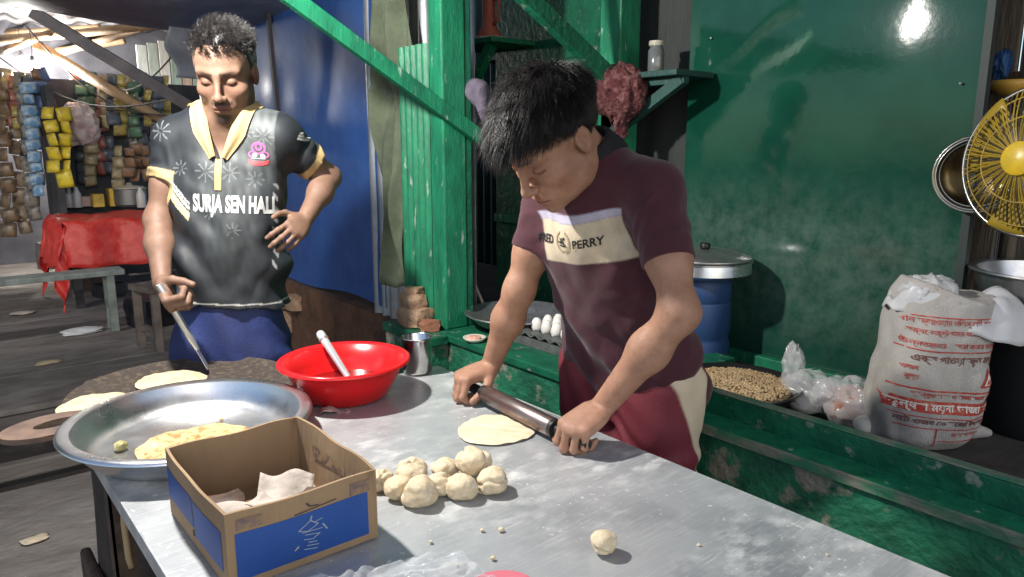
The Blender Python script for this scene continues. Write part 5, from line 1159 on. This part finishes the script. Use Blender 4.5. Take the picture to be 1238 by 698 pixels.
q = atz(1236,478,FL); rc = (q[0]+.03,q[1]-.01,FL); rd_ = thing('red_can', 'red plastic can in the dark under the large steel pot', 'can', rc)
MB().lathe([(0,0),(.05,0),(.054,.006),(.054,.105),(.045,.120),(.020,.126),(.020,.14),(0,.14)], rc, 28).build('can_body', mat('red_can', (.30,.018,.015), rough=.4), rd_, smooth=True, sharp=40)
# ---- bamboo and plank wall past the end of the sheet
bw = thing('slat_wall', 'weathered wooden slat wall behind the fan at the right edge', 'wall', (2.62,.3,.6))
M_SLAT = mat('weathered_slats', (.20,.165,.13), rough=.85, col2=(.10,.082,.066), scale=8, stretch=(4,4,.5), bump=.5, bscale=30); M_SLAT2 = mat('brown_slat', (.11,.065,.040), rough=.8, col2=(.06,.04,.03), scale=8, stretch=(4,4,.5), bump=.4)
yy = -.6; rg2 = random.Random(4); i = 0
while yy < 1.05:
    w = rg2.uniform(.055,.105); MB().box((2.60+rg2.uniform(0,.015),yy,.58), (2.63,yy+w-.006,2.6), .003).build('slat', M_SLAT2 if i % 4 == 2 else M_SLAT, bw); yy += w; i += 1
MB().box((2.58,-.6,1.52), (2.597,1.05,1.575), .003).build('rail', M_SLAT2, bw)
a = aty(1203,20,.60); MB().tube([(2.50,.735,.6),(2.50,.735,2.5)], .022, 12).build('bamboo_pole', M_SLAT, bw, smooth=True)
yb = atx(1222,103,2.45); yb_t = thing('yellow_bowl', 'yellow bowl hanging on the slat wall above the fan', 'bowl', tuple(yb))
MB().lathe([(0,-.03),(.03,-.026),(.048,-.008),(.056,.012),(.052,.012),(.044,-.006),(.028,-.022),(0,-.025)], yb, 28).build('bowl_shell', mat('yellow_plastic', (.62,.36,.06), rough=.4), yb_t, smooth=True)
for k, (px, py, mcol, lb) in enumerate(((1212,80,(.06,.16,.40),'blue scrap of plastic tucked into the slat wall'), (1234,118,(.30,.03,.03),'dark red rag hanging beside the yellow bowl'))):
    c = atx(px, py, 2.52); P, f = blob(c, .030, 50+k, (.6,.7,1.3), .4); tag(pyd('rag', P, f, mat('scrap_%d' % k, mcol, rough=.7), smooth=True), lb, 'rag')
# ---- yellow fan
fc = at(1256,195,1.72); fa = nrm(-RT*.90-FW*.44); fu = nrm(np.cross(fa, ZZ)); fv = np.cross(fu, fa)
fn_ = thing('fan', 'yellow caged electric fan at the right edge of the picture', 'fan', tuple(fc))
M_YEL = mat('yellow_enamel', (.36,.235,.022), rough=.5, col2=(.20,.14,.03), scale=20); M_DKC = mat('dark_chrome', (.22,.21,.20), rough=.3, metal=.9)
FR = .178
dome = lambda r: .075*(1-(r/FR)**2.4)
for k in range(88):
    a = 2*PI*k/88; e = fu*math.cos(a)+fv*math.sin(a); MB().tube([fc+e*r+fa*dome(r) for r in (.038,.075,.11,.145,.175,FR)], .0021, 4, cap=False).build('grille_wire', M_YEL if k % 3 else M_DKC, fn_)
for r, w in ((FR,.006),(.155,.002),(.10,.002)):
    MB().tube([fc+(fu*math.cos(t)+fv*math.sin(t))*r+fa*dome(r) for t in np.linspace(0, 2*PI, 65)], w, 8, cap=False).build('grille_ring', M_DKC if r == FR else M_YEL, fn_, smooth=True)
M3 = Matrix([[fu[i], fv[i], fa[i]] for i in range(3)])
MB().lathe([(0,.014),(.030,.013),(.039,.007),(.040,-.002),(0,-.002)], fc+fa*.076, 32, M=M3).build('hub_cap', mat('yellow_cap', (.50,.34,.03), rough=.35, col2=(.62,.40,.02), scale=24), fn_, smooth=True, sharp=40)
for k in range(3):
    a0 = 2*PI*k/3+.4
    MB().grid(lambda u, v: fc+(fu*math.cos(a0+(u-.5)*1.2)+fv*math.sin(a0+(u-.5)*1.2))*(.03+.145*v)+fa*(.005+.04*(u-.5)), 10, 8, thick=.003).build('blade', mat('fan_blade', (.30,.20,.02), rough=.35), fn_, smooth=True)
for k in range(44):
    a = 2*PI*k/44; e = fu*math.cos(a)+fv*math.sin(a); MB().tube([fc+e*r-fa*.085*(1-(r/FR)**2.2) for r in (.05,.10,.15,FR)], .0014, 4, cap=False).build('rear_wire', M_DKC, fn_)
MB().lathe([(.055,0),(.062,-.02),(.060,-.10),(.045,-.125),(0,-.13)], fc-fa*.07, 28, M=M3).build('motor', mat('motor_grey', (.06,.055,.05), rough=.4), fn_, smooth=True)
MB().tube([fc-fa*.18, fc-fa*.22-ZZ*.02, np.array([2.50,fc[1]-.16,fc[2]-.05]), np.array([2.605,fc[1]-.17,fc[2]-.05])], .014, 12).build('wall_bracket', M_DKC, fn_, smooth=True)
# steel dish hung behind the fan; the fan's yellow reflection is painted into its colour
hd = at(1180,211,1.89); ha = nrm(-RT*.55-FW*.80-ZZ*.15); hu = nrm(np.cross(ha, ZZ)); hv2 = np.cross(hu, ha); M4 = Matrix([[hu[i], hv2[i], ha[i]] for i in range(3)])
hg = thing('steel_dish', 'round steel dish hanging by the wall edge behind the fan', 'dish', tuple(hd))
MB().lathe([(0,-.045),(.060,-.042),(.085,-.02),(.092,0),(.100,.002),(.101,-.002),(.094,-.006),(.088,-.024),(.062,-.047),(0,-.050)], hd, 48, M=M4).build('dish', mat('reflection_tinted_steel', (.26,.20,.10), rough=.32, metal=1.0, col2=(.16,.12,.07), scale=9), hg, smooth=True, sharp=50)
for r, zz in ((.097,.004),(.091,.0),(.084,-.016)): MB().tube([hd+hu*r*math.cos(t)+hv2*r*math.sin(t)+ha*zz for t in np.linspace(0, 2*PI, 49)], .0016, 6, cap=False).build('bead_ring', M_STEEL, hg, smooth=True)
# ---- shelves in the recess
sh = thing('wall_shelf', 'dark teal bracket shelf holding a glass jar', 'shelf', (2.1,1.8,1.55))
MB().box((1.98,1.575,1.585), (2.185,2.45,1.605), .003).build('board', M_TEAL, sh)
MB().bar((2.03,1.585,1.575), (2.03,1.90,1.40), .03, .035).build('brace', M_TEAL, sh)
MB().box((2.02,1.575,1.560), (2.05,2.40,1.584), .002).build('bearer', M_TEAL, sh)
MB().box((2.02,1.88,.62), (2.07,1.95,1.56), .004).build('upright', M_TEAL, sh)
jp = atx(793,74,2.07); jr = thing('glass_jar', 'small glass jar with a pale lid on the teal shelf', 'jar', (2.07,jp[1],1.606))
MB().lathe([(0,0),(.026,0),(.028,.006),(.028,.075),(.022,.086),(.022,.092)], (2.07,jp[1],1.606), 24).build('glass', mat('dark_glass', (.10,.11,.11), rough=.1, spec=.8), jr, smooth=True, sharp=40)
MB().lathe([(.025,.092),(.026,.094),(.026,.108),(0,.110)], (2.07,jp[1],1.606), 24).build('lid', mat('pale_lid', (.35,.33,.26), rough=.5), jr, smooth=True, sharp=40)
s2 = thing('green_shelf', 'green bracket shelf with a plate and red jug beside the corner post', 'shelf', tuple(atx(595,55,2.2)))
c = atx(598,52,2.2); MB().box((2.05,c[1]-.17,c[2]-.022), (2.33,c[1]+.20,c[2]), .003).build('board', M_GREENL, s2)
MB().bar((2.08,c[1]-.13,c[2]-.03), (2.08,c[1]+.06,c[2]-.26), .035, .04).build('brace', M_GREENL, s2); MB().box((2.06,c[1]+.05,c[2]-.16), (2.09,c[1]+.2,c[2]-.06)).build('bearer', M_TEAL, s2)
MB().box((2.07,c[1]+.20,.62), (2.13,c[1]+.27,2.5), .004).build('upright', M_TEAL, s2)
pz = c[2]+.001; plt = thing('white_plate', 'white plate on the green shelf under the red jug', 'plate', (2.16,c[1]-.02,pz))
MB().lathe([(0,.004),(.06,.004),(.085,.014),(.088,.013),(.062,0),(0,0)], (2.16,c[1]-.02,pz), 32).build('dish', mat('dull_china', (.45,.43,.42), rough=.4), plt, smooth=True)
jg = thing('red_jug', 'faded red plastic jug standing on the white plate', 'jug', (2.16,c[1]-.01,pz+.015))
MB().lathe([(0,0),(.055,0),(.058,.01),(.036,.05),(.028,.10),(.030,.16),(.034,.20),(.030,.20),(.025,.16),(.024,.1),(0,.02)], (2.16,c[1]-.01,pz+.0145), 28).build('body', mat('faded_red', (.42,.11,.085), rough=.5), jg, smooth=True)
MB().tube([(2.16,c[1]-.04,pz+.19),(2.16,c[1]-.085,pz+.16),(2.16,c[1]-.075,pz+.09),(2.16,c[1]-.04,pz+.07)], .008, 8).build('handle', MATS['faded_red'], jg, smooth=True)
s3 = thing('back_shelf', 'dark shelf behind the hair of the teenager with stacked plates', 'shelf', tuple(atx(665,62,2.5)))
c3 = atx(665,60,2.5); MB().box((2.40,c3[1]-.35,c3[2]-.03), (2.72,c3[1]+.45,c3[2]-.004), .003).build('board', M_TEAL, s3)
for i, (dy, r, lb) in enumerate(((.06,.095,'upturned pale bowl on the dark back shelf'), (-.22,.06,'white oval dish on the back shelf near the slanting prop'))):
    pb = thing('pale_bowl', lb, 'bowl', (2.52,c3[1]+dy,c3[2]))
    MB().lathe([(r,0),(r*.98,.012),(r*.6,.04),(r*.4,.045),(0,.046)] if i == 0 else [(0,.004),(r*.7,.006),(r,.016),(r*.98,.012),(0,0)], (2.52,c3[1]+dy,c3[2]-.003), 32).build('bowl_shell', MATS['dull_china'], pb, smooth=True)
# ---- rag on the post, cap on the prop
rgc = atx(748,112,1.975)
R_ = Body()
def ragf(p):
    q = p-rgc; q = q/1.27; d = s_ell(q, (0,0,.01), (.050,.066,.062)); d = smin(d, s_ell(q, (0,-.045,-.01), (.03,.032,.045)), .03); d = smin(d, s_ell(q, (0,.055,-.02), (.03,.034,.03)), .03); d = smin(d, s_cone(q, (0,-.005,-.03), (0,-.012,-.105), .028, .012), .02)*1.1
    n1 = fnoise(p*np.array([1,1,.6]), 60., 1.); n2 = fnoise(p, 110., 4.)
    return d*.8+.013*np.abs(n1)+.007*np.abs(n2)-.012
R_.fn(ragf, rgc, .19, k=0); P, Q = R_.mesh(rgc-np.array([.15,.18,.20]), rgc+np.array([.15,.18,.15]), .0038)
tag(sdf_obj('maroon_rag', P, Q, mat('maroon_rag', (.070,.016,.019), rough=.95, col2=(.17,.08,.075), scale=44, lo=.48, hi=.66, bump=.9, bscale=110)), 'bunched maroon rag tied to the post above the shoulder of the teenager', 'rag')
cpc = atx(572,108,1.62); C_ = Body()
def capf(p):
    q = p-cpc; d = s_ell(q, (0,0,-.005), (.045,.060,.040)); d = smin(d, s_cone(q, (0,-.03,-.01), (.0,-.065,-.10), .030, .012), .03); return d+.008*np.abs(fnoise(p, 48., 2.))-.004
C_.fn(capf, cpc, .14, k=0); P, Q = C_.mesh(cpc-np.array([.1,.14,.16]), cpc+np.array([.1,.12,.1]), .004)
tag(sdf_obj('purple_cloth', P, Q, mat('purple_grey_cloth', (.115,.095,.135), rough=.9, col2=(.07,.06,.085), scale=20, bump=.3, bscale=140)), 'purplish grey cloth hung on the end of the slanting prop', 'cloth')
# ================================================================== THE MARKET LANE BEYOND
def barat(a, b, w, h, name, m, label, cat, group=None, rnd=False):
    mb = MB()
    if rnd: mb.tube([a, (np.array(a)+np.array(b))/2+np.array([0,0,-.01]), b], [w, w*.9, w*.8], 10)
    else: mb.bar(a, b, w, h, bev=.004)
    return tag(mb.build(name, m, None, smooth=rnd), label, cat, group)
M_BAMB = mat('bamboo', (.40,.27,.16), rough=.6, col2=(.27,.17,.10), scale=6, bump=.3, bscale=30); M_DKW = mat('dark_timber', (.045,.040,.045), rough=.7, col2=(.08,.07,.07), scale=9)
barat(at(40,15,4.6), at(240,135,4.9), .075, .075, 'dark_beam', M_DKW, 'dark slanting beam crossing the lane behind the man', 'beam')
BM = [((45,55,7.4),(205,150,7.0),.055,'long pale bamboo slanting under the shop roof'), ((0,48,7.6),(215,28,6.6),.045,'upper bamboo rafter under the shop roof'), ((0,40,8.2),(120,33,8.0),.04,'bamboo rafter nearest the bright roof gap'),
      ((0,62,8.0),(60,40,7.0),.04,'short bamboo rafter at the far left'), ((60,68,8.2),(215,20,7.0),.04,'bamboo rafter running up to the tarpaulin flap'), ((45,64,8.6),(150,50,8.2),.04,'thin crosswise bamboo above the bulb')]
for a, b, r, lb in BM: barat(at(*a), at(*b), r, 0, 'bamboo_rafter', M_BAMB, lb, 'bamboo', 'bamboo rafters', True)
# pale roof sheet and planked shop wall
def roof_s(u, v): p = at(-60+u*290, 36+10*u, 8.6-2.0*v); return p+np.array([0,0,.05+.25*v+.02*math.sin(u*60)])
tag(MB().grid(roof_s, 60, 6, thick=.004).build('shop_roof', mat('pale_roof', (.34,.34,.34), rough=.6, col2=(.12,.11,.11), scale=4), smooth=True), 'pale translucent roof sheet over the lit shop', 'roof')
w0 = at(120,60,9.4); ws = thing('shop_wall', 'pale upright planks at the upper right of the lit shop', 'wall', (w0[0],w0[1],0))
cols = [(.42,.44,.42),(.30,.34,.30),(.46,.45,.42),(.24,.30,.26),(.40,.30,.24),(.33,.42,.36),(.45,.44,.44)]
for k in range(11):
    x = w0[0]+.02+k*.115; MB().box((x,9.15,.9), (x+.105,9.19,2.45+.03*(k % 3)), .004).build('plank', mat('pale_plank_%d' % (k % 7), cols[k % 7], rough=.8, col2=tuple(c*.6 for c in cols[k % 7]), scale=7, stretch=(3,3,.5)), ws)
bk = tag(MB().box((-6.2,10.2,0), (4.3,10.28,4.2)).build('back_wall', mat('dim_wall', (.10,.10,.115), rough=.8, col2=(.05,.05,.06), scale=3)), 'dim back wall of the lit shop', 'wall')
bl = [at(62,92,8.8), at(107,86,8.6), at(107,112,8.6), at(62,108,8.8)]
tag(MB().grid(lambda u, v: np.array(bl[0])*(1-u)*(1-v)+np.array(bl[1])*u*(1-v)+np.array(bl[2])*u*v+np.array(bl[3])*(1-u)*v+np.array([0,.03*math.sin(u*9),0]), 14, 6, thick=.004).build('blue_tarp', mat('blue_tarp', (.04,.16,.42), rough=.5), smooth=True), 'piece of blue tarpaulin above the hanging packets', 'tarpaulin')
bulb('shop_bulb', 'bright bare bulb over the hanging packets', tuple(at(40,80,7.2)), BULB2_W, r=.062, cord=.3, est=60)
bulb('shop_bulb', 'smaller bare bulb left of the brightest one', tuple(at(26,73,7.9)), BULB2_W*.35, r=.045, cord=.25, est=60)
tag(MB().grid(lambda u, v: (-5.5+u*9, 5.2+v*5.2, 2.62+.55*v+.03*math.sin(u*40)+.04*math.sin(v*7)), 40, 20, thick=-.01).build('backdrop_roof', mat('dark_backdrop', (.055,.045,.042), rough=.9, col2=(.03,.026,.026), scale=6, bump=.5), smooth=True), 'added dark backdrop roof hiding the sky over the market lane', 'roof')  # added as a dark backdrop so the bright sky stays hidden
# packets
pk_me = {}
def packet_mesh(w, h):
    k = (round(w,3), round(h,3))
    if k not in pk_me:
        mb = MB(); mb.grid(lambda u, v: ((u-.5)*w, -.018*math.sin(u*PI)*math.sin(v*PI)**.6, -v*h), 4, 4, thick=.006)
        me = bpy.data.meshes.new('packet'); me.from_pydata(mb.v, [], mb.f); me.shade_smooth(); pk_me[k] = me
    return pk_me[k]
def strip(px0, py0, px1, py1, d, w, n, colr, label, cols=1, c2=None, nm=None):
    a = at(px0, py0, d); b = at(px1, py1, d); t = thing('packet_strip', label, 'packet strip', tuple(a), 'hanging strips of packets')
    L = a[2]-b[2]; h = L/n; m = mat(nm or label[:22].replace(' ', '_'), colr, rough=.35, col2=c2 or tuple(x*.35 for x in colr), scale=16, lo=.45, hi=.6, detail=3)
    me0 = packet_mesh(w*.95, h*.97); me = me0.copy(); me.materials.clear(); me.materials.append(m)
    for k in range(n):
        for c in range(cols):
            o = bpy.data.objects.new('packet', me); COL.objects.link(o); o.parent = t
            f = k/n; o.location = ((b[0]-a[0])*f+(c-(cols-1)/2)*w*.9, (b[1]-a[1])*f+random.uniform(-.02,.02), -L*f); o.rotation_euler = (random.uniform(-.35,.35), random.uniform(-.16,.16), random.uniform(-.7,.7)-.5); o.scale = (random.uniform(.85,1.12), 1, random.uniform(.9,1.08))
STR = [(-2,88,12,288,7.0,.14,11,(.20,.13,.075),'long brown strip of packets at the left frame edge',1,(.09,.07,.06)),
       (12,92,30,285,7.1,.13,10,(.26,.20,.14),'tan strip of packets, second from the left frame edge',1,(.12,.09,.07)),
       (22,88,42,270,6.9,.12,9,(.27,.24,.20),'grey brown strip hanging left of the blue packets',1,(.10,.10,.11)),
       (32,100,48,238,6.8,.13,10,(.12,.27,.48),'pale blue strip of packets under the bulb',1,(.40,.48,.55)),
       (28,105,34,190,7.3,.14,6,(.05,.13,.26),'dark blue strip behind the pale blue packets',1,(.02,.05,.10)),
       (46,108,52,176,7.2,.15,4,(.24,.055,.05),'maroon strip of packets right of the bulb',1,(.12,.06,.06)),
       (60,120,64,170,7.0,.14,3,(.36,.16,.08),'orange brown packets between the maroon and yellow strips',1,(.2,.09,.05)),
       (67,130,74,210,6.7,.125,5,(.66,.52,.035),'bright yellow double strip of packets',2,(.50,.36,.06)),
       (76,205,80,230,6.7,.13,1,(.66,.54,.04),'single yellow packet below the bright yellow strip',1,(.52,.40,.05)),
       (112,102,118,190,7.8,.15,6,(.10,.10,.12),'dark grey strip of packets left of the middle cluster',1,(.20,.20,.23)),
       (128,100,132,192,7.9,.15,6,(.09,.12,.12),'dark green grey strip in the middle cluster',1,(.22,.22,.22)),
       (144,105,147,190,8.0,.15,6,(.12,.11,.13),'charcoal strip at the right of the middle cluster',1,(.25,.25,.27)),
       (160,122,162,198,7.6,.11,5,(.48,.46,.44),'white strip of packets near the shoulder of the man',1,(.30,.30,.32)),
       (172,126,174,205,7.6,.11,6,(.22,.06,.07),'dark red strip of packets nearest the man',1,(.35,.28,.28)),
       (186,140,188,190,7.7,.11,4,(.40,.38,.36),'pale strip of packets half behind the sleeve of the man',1,(.2,.2,.2)),
       (212,240,214,320,7.0,.11,5,(.32,.30,.33),'greyish strip seen between the arm and the jersey',1,(.30,.12,.16))]
for s in STR: strip(*s[:9], cols=s[9], c2=s[10])
P, f = blob(at(97,152,7.2), .17, 3, (1,1,1.2), .25); tag(pyd('plastic_bag', P, f, mat('pinkish_bag', (.58,.45,.47), rough=.3, col2=(.66,.62,.62), scale=8), smooth=True), 'big pinkish clear bag hanging right of the yellow packets', 'bag')
# shelves with goods
def shelf_at(px0, px1, py, d, dep, m, lb):
    a = at(px0, py, d); b = at(px1, py, d); z = (a[2]+b[2])/2; x0_, x1_ = sorted((a[0], b[0])); y_ = (a[1]+b[1])/2
    return tag(MB().box((x0_,y_,z-.03), (x1_,y_+dep,z), .004).build('shop_shelf', m), lb, 'shelf'), (x0_, x1_, y_, z)
_, S1 = shelf_at(86,138,186,7.6,.5,mat('tan_board', (.42,.27,.15), rough=.7, col2=(.3,.18,.1), scale=9), 'tan wooden tray board below the pinkish bag')
_, S2 = shelf_at(140,182,196,7.6,.4,mat('cream_board', (.52,.44,.34), rough=.7), 'cream shelf board under the white packets')
_, S3 = shelf_at(78,182,228,7.9,.5,M_DKW, 'dark shelf behind the red table')
_, S4 = shelf_at(78,182,262,7.9,.5,M_DKW, 'lowest dark shelf behind the red table')
goods = [(.05,.09,.08),(.16,.18,.20),(.30,.30,.32),(.07,.12,.10),(.22,.10,.08),(.10,.10,.13),(.35,.33,.28),(.05,.12,.14)]
gn = ['dark green','steel grey','pale grey','mossy','rust brown','charcoal','cream','teal']
for si, (S_, n, zt) in enumerate(((S3,8,'upper'),(S4,8,'lower'))):
    for k in range(n):
        x = S_[0]+.08+(S_[1]-S_[0]-.16)*k/(n-1); r = random.uniform(.045,.062); h = random.uniform(.16,.26); cc = (x, S_[2]+.14, S_[3]+.001); gi = (k*3+si*5) % 8
        t = thing('jar', '%s jar, number %s from the left on the %s dark shelf' % (gn[gi], ('one','two','three','four','five','six','seven','eight')[k], zt), 'jar', cc, 'jars on the shop shelves')
        MB().lathe([(0,0),(r,0),(r*1.03,.01),(r,h*.75),(r*.7,h*.86),(r*.7,h*.88)], cc, 16).build('jar_body', mat('jar_%d' % gi, goods[gi], rough=.25), t, smooth=True, sharp=40)
        MB().lathe([(r*.75,h*.88),(r*.76,h),(0,h)], cc, 16).build('lid', mat('jar_lid_%d' % (k % 3), ((.4,.05,.04),(.45,.42,.38),(.05,.1,.3))[k % 3], rough=.4), t, smooth=True, sharp=40)
ck = thing('shop_cabinet', 'dark cabinet carrying the shop shelves behind the red table', 'cabinet', (1.4,8.9,0))
a = at(70,262,8.3); b = at(190,262,8.3); MB().box((min(a[0],b[0])-.2,8.62,0), (max(a[0],b[0])+.5,8.70,2.0)).build('back_board', mat('cabinet_dark', (.030,.032,.038), rough=.7, col2=(.06,.06,.07), scale=6), ck)
MB().box((a[0]-.2,8.0,0), (a[0]-.14,8.62,1.9)).build('side_board', MATS['cabinet_dark'], ck)
# red covered table
rt_ = thing('market_table', 'market table under a shiny red plastic sheet', 'table', (1.35,7.2,0))
xa, xb, ya, yb_, zt = .93, 2.15, 6.95, 7.75, .74
def redc(u, v):
    s = (u*2-.5); t2 = v*2-.5
    x = min(max(s, 0), 1); y = min(max(t2, 0), 1); ox = s-x; oy = t2-y
    return (xa+x*(xb-xa)+ox*.15+(.03*math.sin(v*30) if ox else 0), ya+y*(yb_-ya)+oy*.15+(.03*math.sin(u*34) if oy else 0), zt+.016*math.sin(u*31+v*19)*math.sin(v*27+u*8)+.008*math.sin(u*70)*math.sin(v*60)-(abs(ox)+abs(oy))*.85*.9)
MB().grid(redc, 56, 40, thick=.004).build('plastic_cover', mat('red_sheet', (.50,.024,.020), rough=.42, col2=(.60,.07,.05), scale=12, bump=.8, bscale=16), rt_, smooth=True)
for x, y in ((xa+.08,ya+.08),(xb-.08,ya+.08),(xa+.08,yb_-.08),(xb-.08,yb_-.08)): MB().box((x-.03,y-.03,0), (x+.03,y+.03,zt-.03)).build('leg', M_DKW, rt_)
MB().box((xa+.05,ya+.05,zt-.05), (xb-.05,yb_-.05,zt-.02)).build('board', M_DKW, rt_)
def bxs(px, py, d, w, h, dep, m, nm, lb, cat):
    c = at(px, py, d); return tag(MB().box((c[0]-w/2,c[1],zt+.012), (c[0]+w/2,c[1]+dep,zt+.012+h), .006).build(nm, m), lb, cat)
M_YB = mat('yellow_carton', (.66,.46,.08), rough=.5, col2=(.5,.3,.05), scale=12)
bxs(100,258,7.35,.30,.10,.2,mat('pale_pink_carton', (.55,.42,.42), rough=.6), 'carton', 'pale pink carton on the red table', 'carton'); bxs(121,256,7.30,.10,.13,.16,M_YB, 'carton', 'yellow carton beside the pale pink one on the red table', 'carton'); bxs(142,254,7.40,.12,.18,.16,M_YB, 'carton', 'taller yellow carton leaning on the grey pot', 'carton')
q = at(157,258,7.45); gp = thing('grey_pot', 'grey lidded cooking pot on the red table', 'pot', (q[0],q[1],zt+.01))
MB().lathe([(0,0),(.13,0),(.15,.02),(.15,.17),(.158,.175)], (q[0]+.02,q[1],zt+.012), 32).build('pot_body', mat('dull_pot', (.20,.20,.20), rough=.45, metal=.6), gp, smooth=True, sharp=40); MB().lathe([(.16,.176),(.12,.20),(.03,.21),(.025,.235),(0,.236)], (q[0]+.02,q[1],zt+.012), 32).build('lid', mat('pot_lid', (.36,.33,.27), rough=.5), gp, smooth=True)
for k, (px, col_, lb) in enumerate(((86,(.5,.5,.5),'clear white bottle at the left end of the red table'), (95,(.55,.55,.58),'pale bottle second from the left on the red table'), (172,(.5,.47,.44),'cream tub at the right end of the red table'))):
    c = at(px, 258, 7.3); t = thing('bottle', lb, 'bottle', (c[0],c[1],zt+.01))
    MB().lathe([(0,0),(.04,0),(.042,.01),(.042,.13),(.018,.18),(.018,.20),(0,.205)], (c[0],c[1],zt+.01), 16).build('bottle_body', mat('bottle_%d' % k, col_, rough=.3), t, smooth=True, sharp=40)
# things under and beside it
for (px, py, s, col_, lb, nm, cat) in ((97,335,(.26,.22,.26),(.03,.06,.25),'blue plastic bin under the red table','bin','bin'), (66,300,(.34,.3,.62),(.022,.022,.03),'dark crate left of the red table','crate','crate'), (60,318,(.16,.16,.30),(.12,.12,.11),'grey can standing before the dark crate','can','can'), (120,343,(.20,.18,.30),(.10,.06,.05),'brown box under the red table','box','box'), (135,352,(.22,.2,.12),(.02,.02,.025),'low black tub under the red table','tub','tub'), (200,385,(.42,.3,.22),(.015,.015,.02),'black bundle behind the hand of the man','bundle','bundle')):
    q = atz(px, py+8, 0); P, f = lump((q[0],q[1]+.1,s[2]/2), s, px, .3, amt=.05); tag(pyd(nm, P, f, mat(nm+'_mat_%d' % px, col_, rough=.6, col2=tuple(c*.6 for c in col_), scale=9), smooth=True, sharp=35), lb, cat)
# benches
def bench(name, lb, a, b, w, zt_, legs, m):
    a = np.array(a, float); b = np.array(b, float); t = thing(name, lb, 'bench', (a[0],a[1],0)); dv_ = nrm(b-a); sd_ = np.array([-dv_[1], dv_[0], 0])
    MB().bar(a+np.array([0,0,zt_-.02]), b+np.array([0,0,zt_-.02]), w, .04, bev=.005).build('seat', m, t)
    for k in legs:
        for s in (-1, 1):
            p = a+(b-a)*k+sd_*s*(w/2-.03); MB().box((p[0]-.025,p[1]-.025,0), (p[0]+.025,p[1]+.025,zt_-.04), .003).build('leg', m, t)
        p = a+(b-a)*k; MB().bar(p-sd_*(w/2-.05)+np.array([0,0,.14]), p+sd_*(w/2-.05)+np.array([0,0,.14]), .03, .04).build('stretcher', m, t)
M_BEN = mat('grey_green_bench', (.22,.25,.23), rough=.6, col2=(.12,.14,.13), scale=10, bump=.3)
q = atz(147,396,0); bench('wooden_bench', 'long grey-green bench reaching in from the left edge', (q[0]-3.2,q[1]+.0,0), (q[0]+.04,q[1]-.02,0), .20, .46, (.03,.97), M_BEN)
q = atz(175,424,0); bench('wooden_bench', 'short brown bench half hidden behind the man', (q[0],q[1],0), (q[0]+1.0,q[1]+.25,0), .30, .44, (.04,.94), mat('brown_bench', (.16,.13,.11), rough=.7, col2=(.09,.07,.06), scale=9, bump=.3))

# more goods hung in rows at the back of the shop
rk = random.Random(11); pal = [((.30,.10,.08),'red'),((.08,.10,.14),'slate'),((.36,.30,.18),'tan'),((.08,.18,.12),'green'),((.45,.43,.42),'white'),((.10,.16,.34),'blue'),((.26,.15,.09),'brown'),((.42,.34,.10),'mustard')]
rows = [(4,50,7.0,11,90,75),(90,200,7.35,13,96,80),(96,210,7.3,11,172,50)]
for ri, (xa_, xb_, d_, n_, y_, l_) in enumerate(rows):
    for k in range(n_):
        x_ = xa_+(xb_-xa_)*k/(n_-1)+rk.uniform(-2,2); c_, nm_ = pal[rk.randrange(8)]; yy_ = y_+rk.uniform(-8,8); ll_ = l_*rk.uniform(.7,1.1)
        strip(x_, yy_, x_+rk.uniform(-1,2), yy_+ll_, d_+rk.uniform(-.1,.1), .125, max(3, int(ll_/13)), c_, '%s packet strip, %s from left in the %s back row' % (nm_, ('first','second','third','fourth','fifth','sixth','seventh','eighth','ninth','tenth','eleventh','twelfth','thirteenth')[k], ('far left','middle','lower')[ri]), 1, tuple(min(1, x*.5+.05) for x in c_), 'pk_%s' % nm_)
for k, (a, b, lb) in enumerate((((0,70,7.5),(215,118,6.2),'sagging wire above the bulb'), ((30,30,7.0),(205,140,6.8),'wire drooping along the pale bamboo'), ((100,90,7.5),(215,60,6.5),'wire running up behind the slanting beam'))):
    a = at(*a); b = at(*b); tag(MB().tube([a+(b-a)*t+np.array([0,0,-.25*math.sin(t*PI)]) for t in np.linspace(0, 1, 12)], .008, 5).build('wire', M_DKW), lb, 'wire')

for k, (px, py, s_, c_, lb) in enumerate(((98,402,.10,(.55,.56,.56),'crumpled white scrap of plastic on the lane floor'), (28,380,.06,(.45,.40,.34),'tan paper scrap on the lane floor near the bench'), (60,440,.05,(.40,.33,.20),'yellowish leaf scrap on the dark plank'), (45,655,.03,(.5,.42,.3),'small tan chip on the near floor planks'), (118,462,.05,(.30,.26,.22),'brown scrap at the edge of the drain'))):
    q = atz(px, py, 0); P, f = blob((q[0],q[1],.012), s_, 70+k, (1.3,.8,.16), .35, 2.4, 24, 16); P[:, 2] = np.maximum(P[:, 2], .002); tag(pyd('floor_scrap', P, f, mat('litter_%d' % k, c_, rough=.6), smooth=True), lb, 'scrap')
